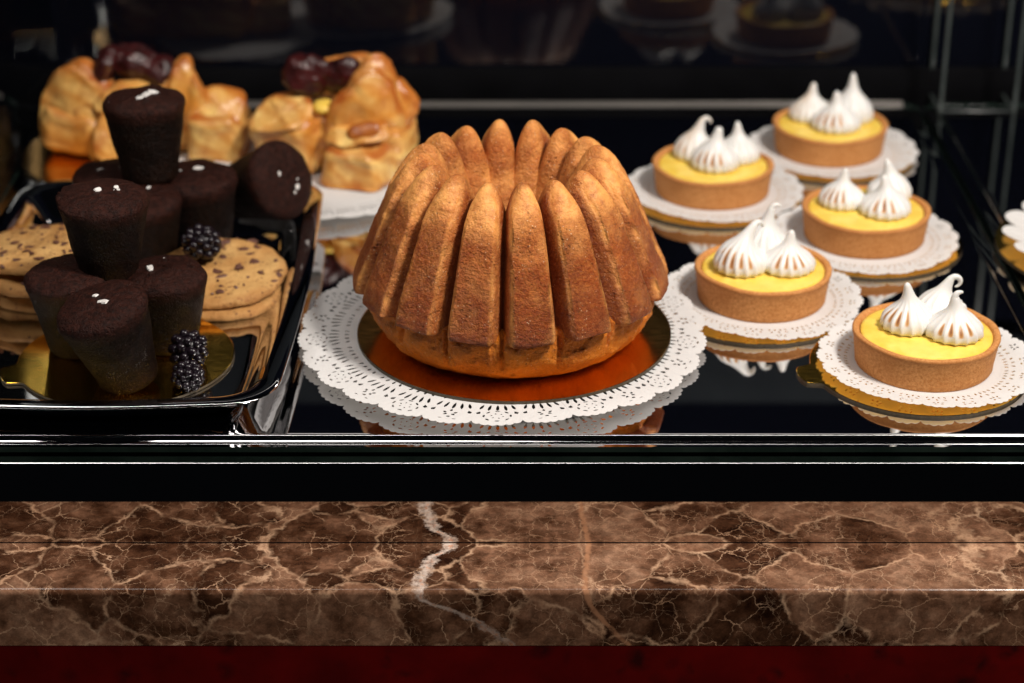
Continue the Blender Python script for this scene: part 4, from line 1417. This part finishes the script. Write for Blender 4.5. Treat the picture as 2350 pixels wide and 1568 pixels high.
# left hand pastry
oL = (-26, 30, 0.45)
pL = tag(empty('puff_pastry', oL), 'wide puff pastry topped with folded brown prunes, behind the topmost chocolate cake', 'pastry', 'puff pastries with prunes')
sheets('dough', [
    ('b', (-30.4, 30.8, 2.0), (2.4, 2.4, 1.75), (0, 4, -20), 0.55, 0.0, 0.2),
    ('s', (-30.3, 29.6, 4.0), (2.3, 0.8, 2.9), (8, 36, -14), 0.70, 0.15, 0.9),
    ('s', (-28.6, 28.9, 2.5), (1.7, 0.6, 2.3), (-4, -16, 8), 0.65, 0.15, 0.4),
    ('s', (-26.9, 28.3, 2.7), (1.9, 0.65, 2.5), (-8, 14, 12), 0.62, 0.2, 0.5),
    ('s', (-26.0, 28.9, 4.9), (2.9, 0.6, 1.0), (-28, -10, 6), 0.60, 0.1, 0.3),
    ('b', (-25.4, 31.0, 2.4), (4.8, 2.4, 2.1), (0, 0, 0), 0.6, 0.0, 0.0),
    ('s', (-23.2, 29.2, 4.2), (1.15, 0.9, 3.2), (6, 12, 20), 0.70, 0.35, 0.6),
    ('s', (-21.9, 29.0, 3.6), (1.2, 0.8, 2.8), (4, -12, -10), 0.70, 0.3, 0.5),
    ('b', (-20.4, 29.4, 1.9), (1.9, 2.2, 1.9), (0, 3, -8), 0.40, 0.04, 0.1),
    ('s', (-20.1, 28.9, 4.0), (1.7, 0.7, 1.3), (-30, 16, -8), 0.65, 0.1, 0.5)],
    M_puff, pL, oL, seed=8.4)
organic('prune', [((-26.0, 30.2, 6.7), (2.0, 1.3, 1.2), (0, 14, 0), 0.9), ((-24.4, 29.7, 6.2), (1.15, 1.05, 1.15), (0, 0, 0), 0.9)], M_prune, pL, oL, 0.12, 3, crinkle=0.3, seed=4.1)
organic('prune', [((-28.0, 29.9, 6.6), (0.75, 1.2, 1.65), (0, 22, 0), 0.85)], M_prune, pL, oL, 0.12, 3, crinkle=0.2, seed=9.1)

board('pastry_board', (-26.4, 30.2), 8.0, -0.03, 0.3, M_gold_cake, 'round gold card under the left puff pastry')
doily('pastry_doily', me_cd, (-22.6, 30.9), 0.36, 0.5, 'white doily showing at the right of the left puff pastry', 'doilies under the puff pastries', 0.58)
board('pastry_board', (-13.2, 25.2), 5.4, -0.03, 0.5, M_gold_cake, 'round gold card below the doily of the right puff pastry')
doily('pastry_doily', me_cd, (-13.0, 24.6), 0.53, 0.1, 'white doily under the right puff pastry', 'doilies under the puff pastries', 0.70)

# ================================================================== ITEM ON THE NEXT TRAY, CUT BY THE RIGHT EDGE
board('side_board', (38.6, 13.0), 8.0, -0.03, 0.22, M_gold, 'round gold card cut off by the right edge of the picture')
def petal_edge(a):
    return 6.3 + 1.15 * abs(sin(a / (2 * pi / 16) * pi)) ** 0.5
def petal_lift(r, a):
    return 0.8 * smoothstep(4.5, 7.5, r)
me_pd = doily_mesh('petal_doily', 4.5, 7.4, 16, petal_edge, [leaf(5.6, pi / 16, 0.3, 0.06, 0.0)], petal_lift)
doily('petal_doily', me_pd, (38.4, 13.2), 0.21, 0.1, 'white paper liner with broad petals cut off by the right edge of the picture')
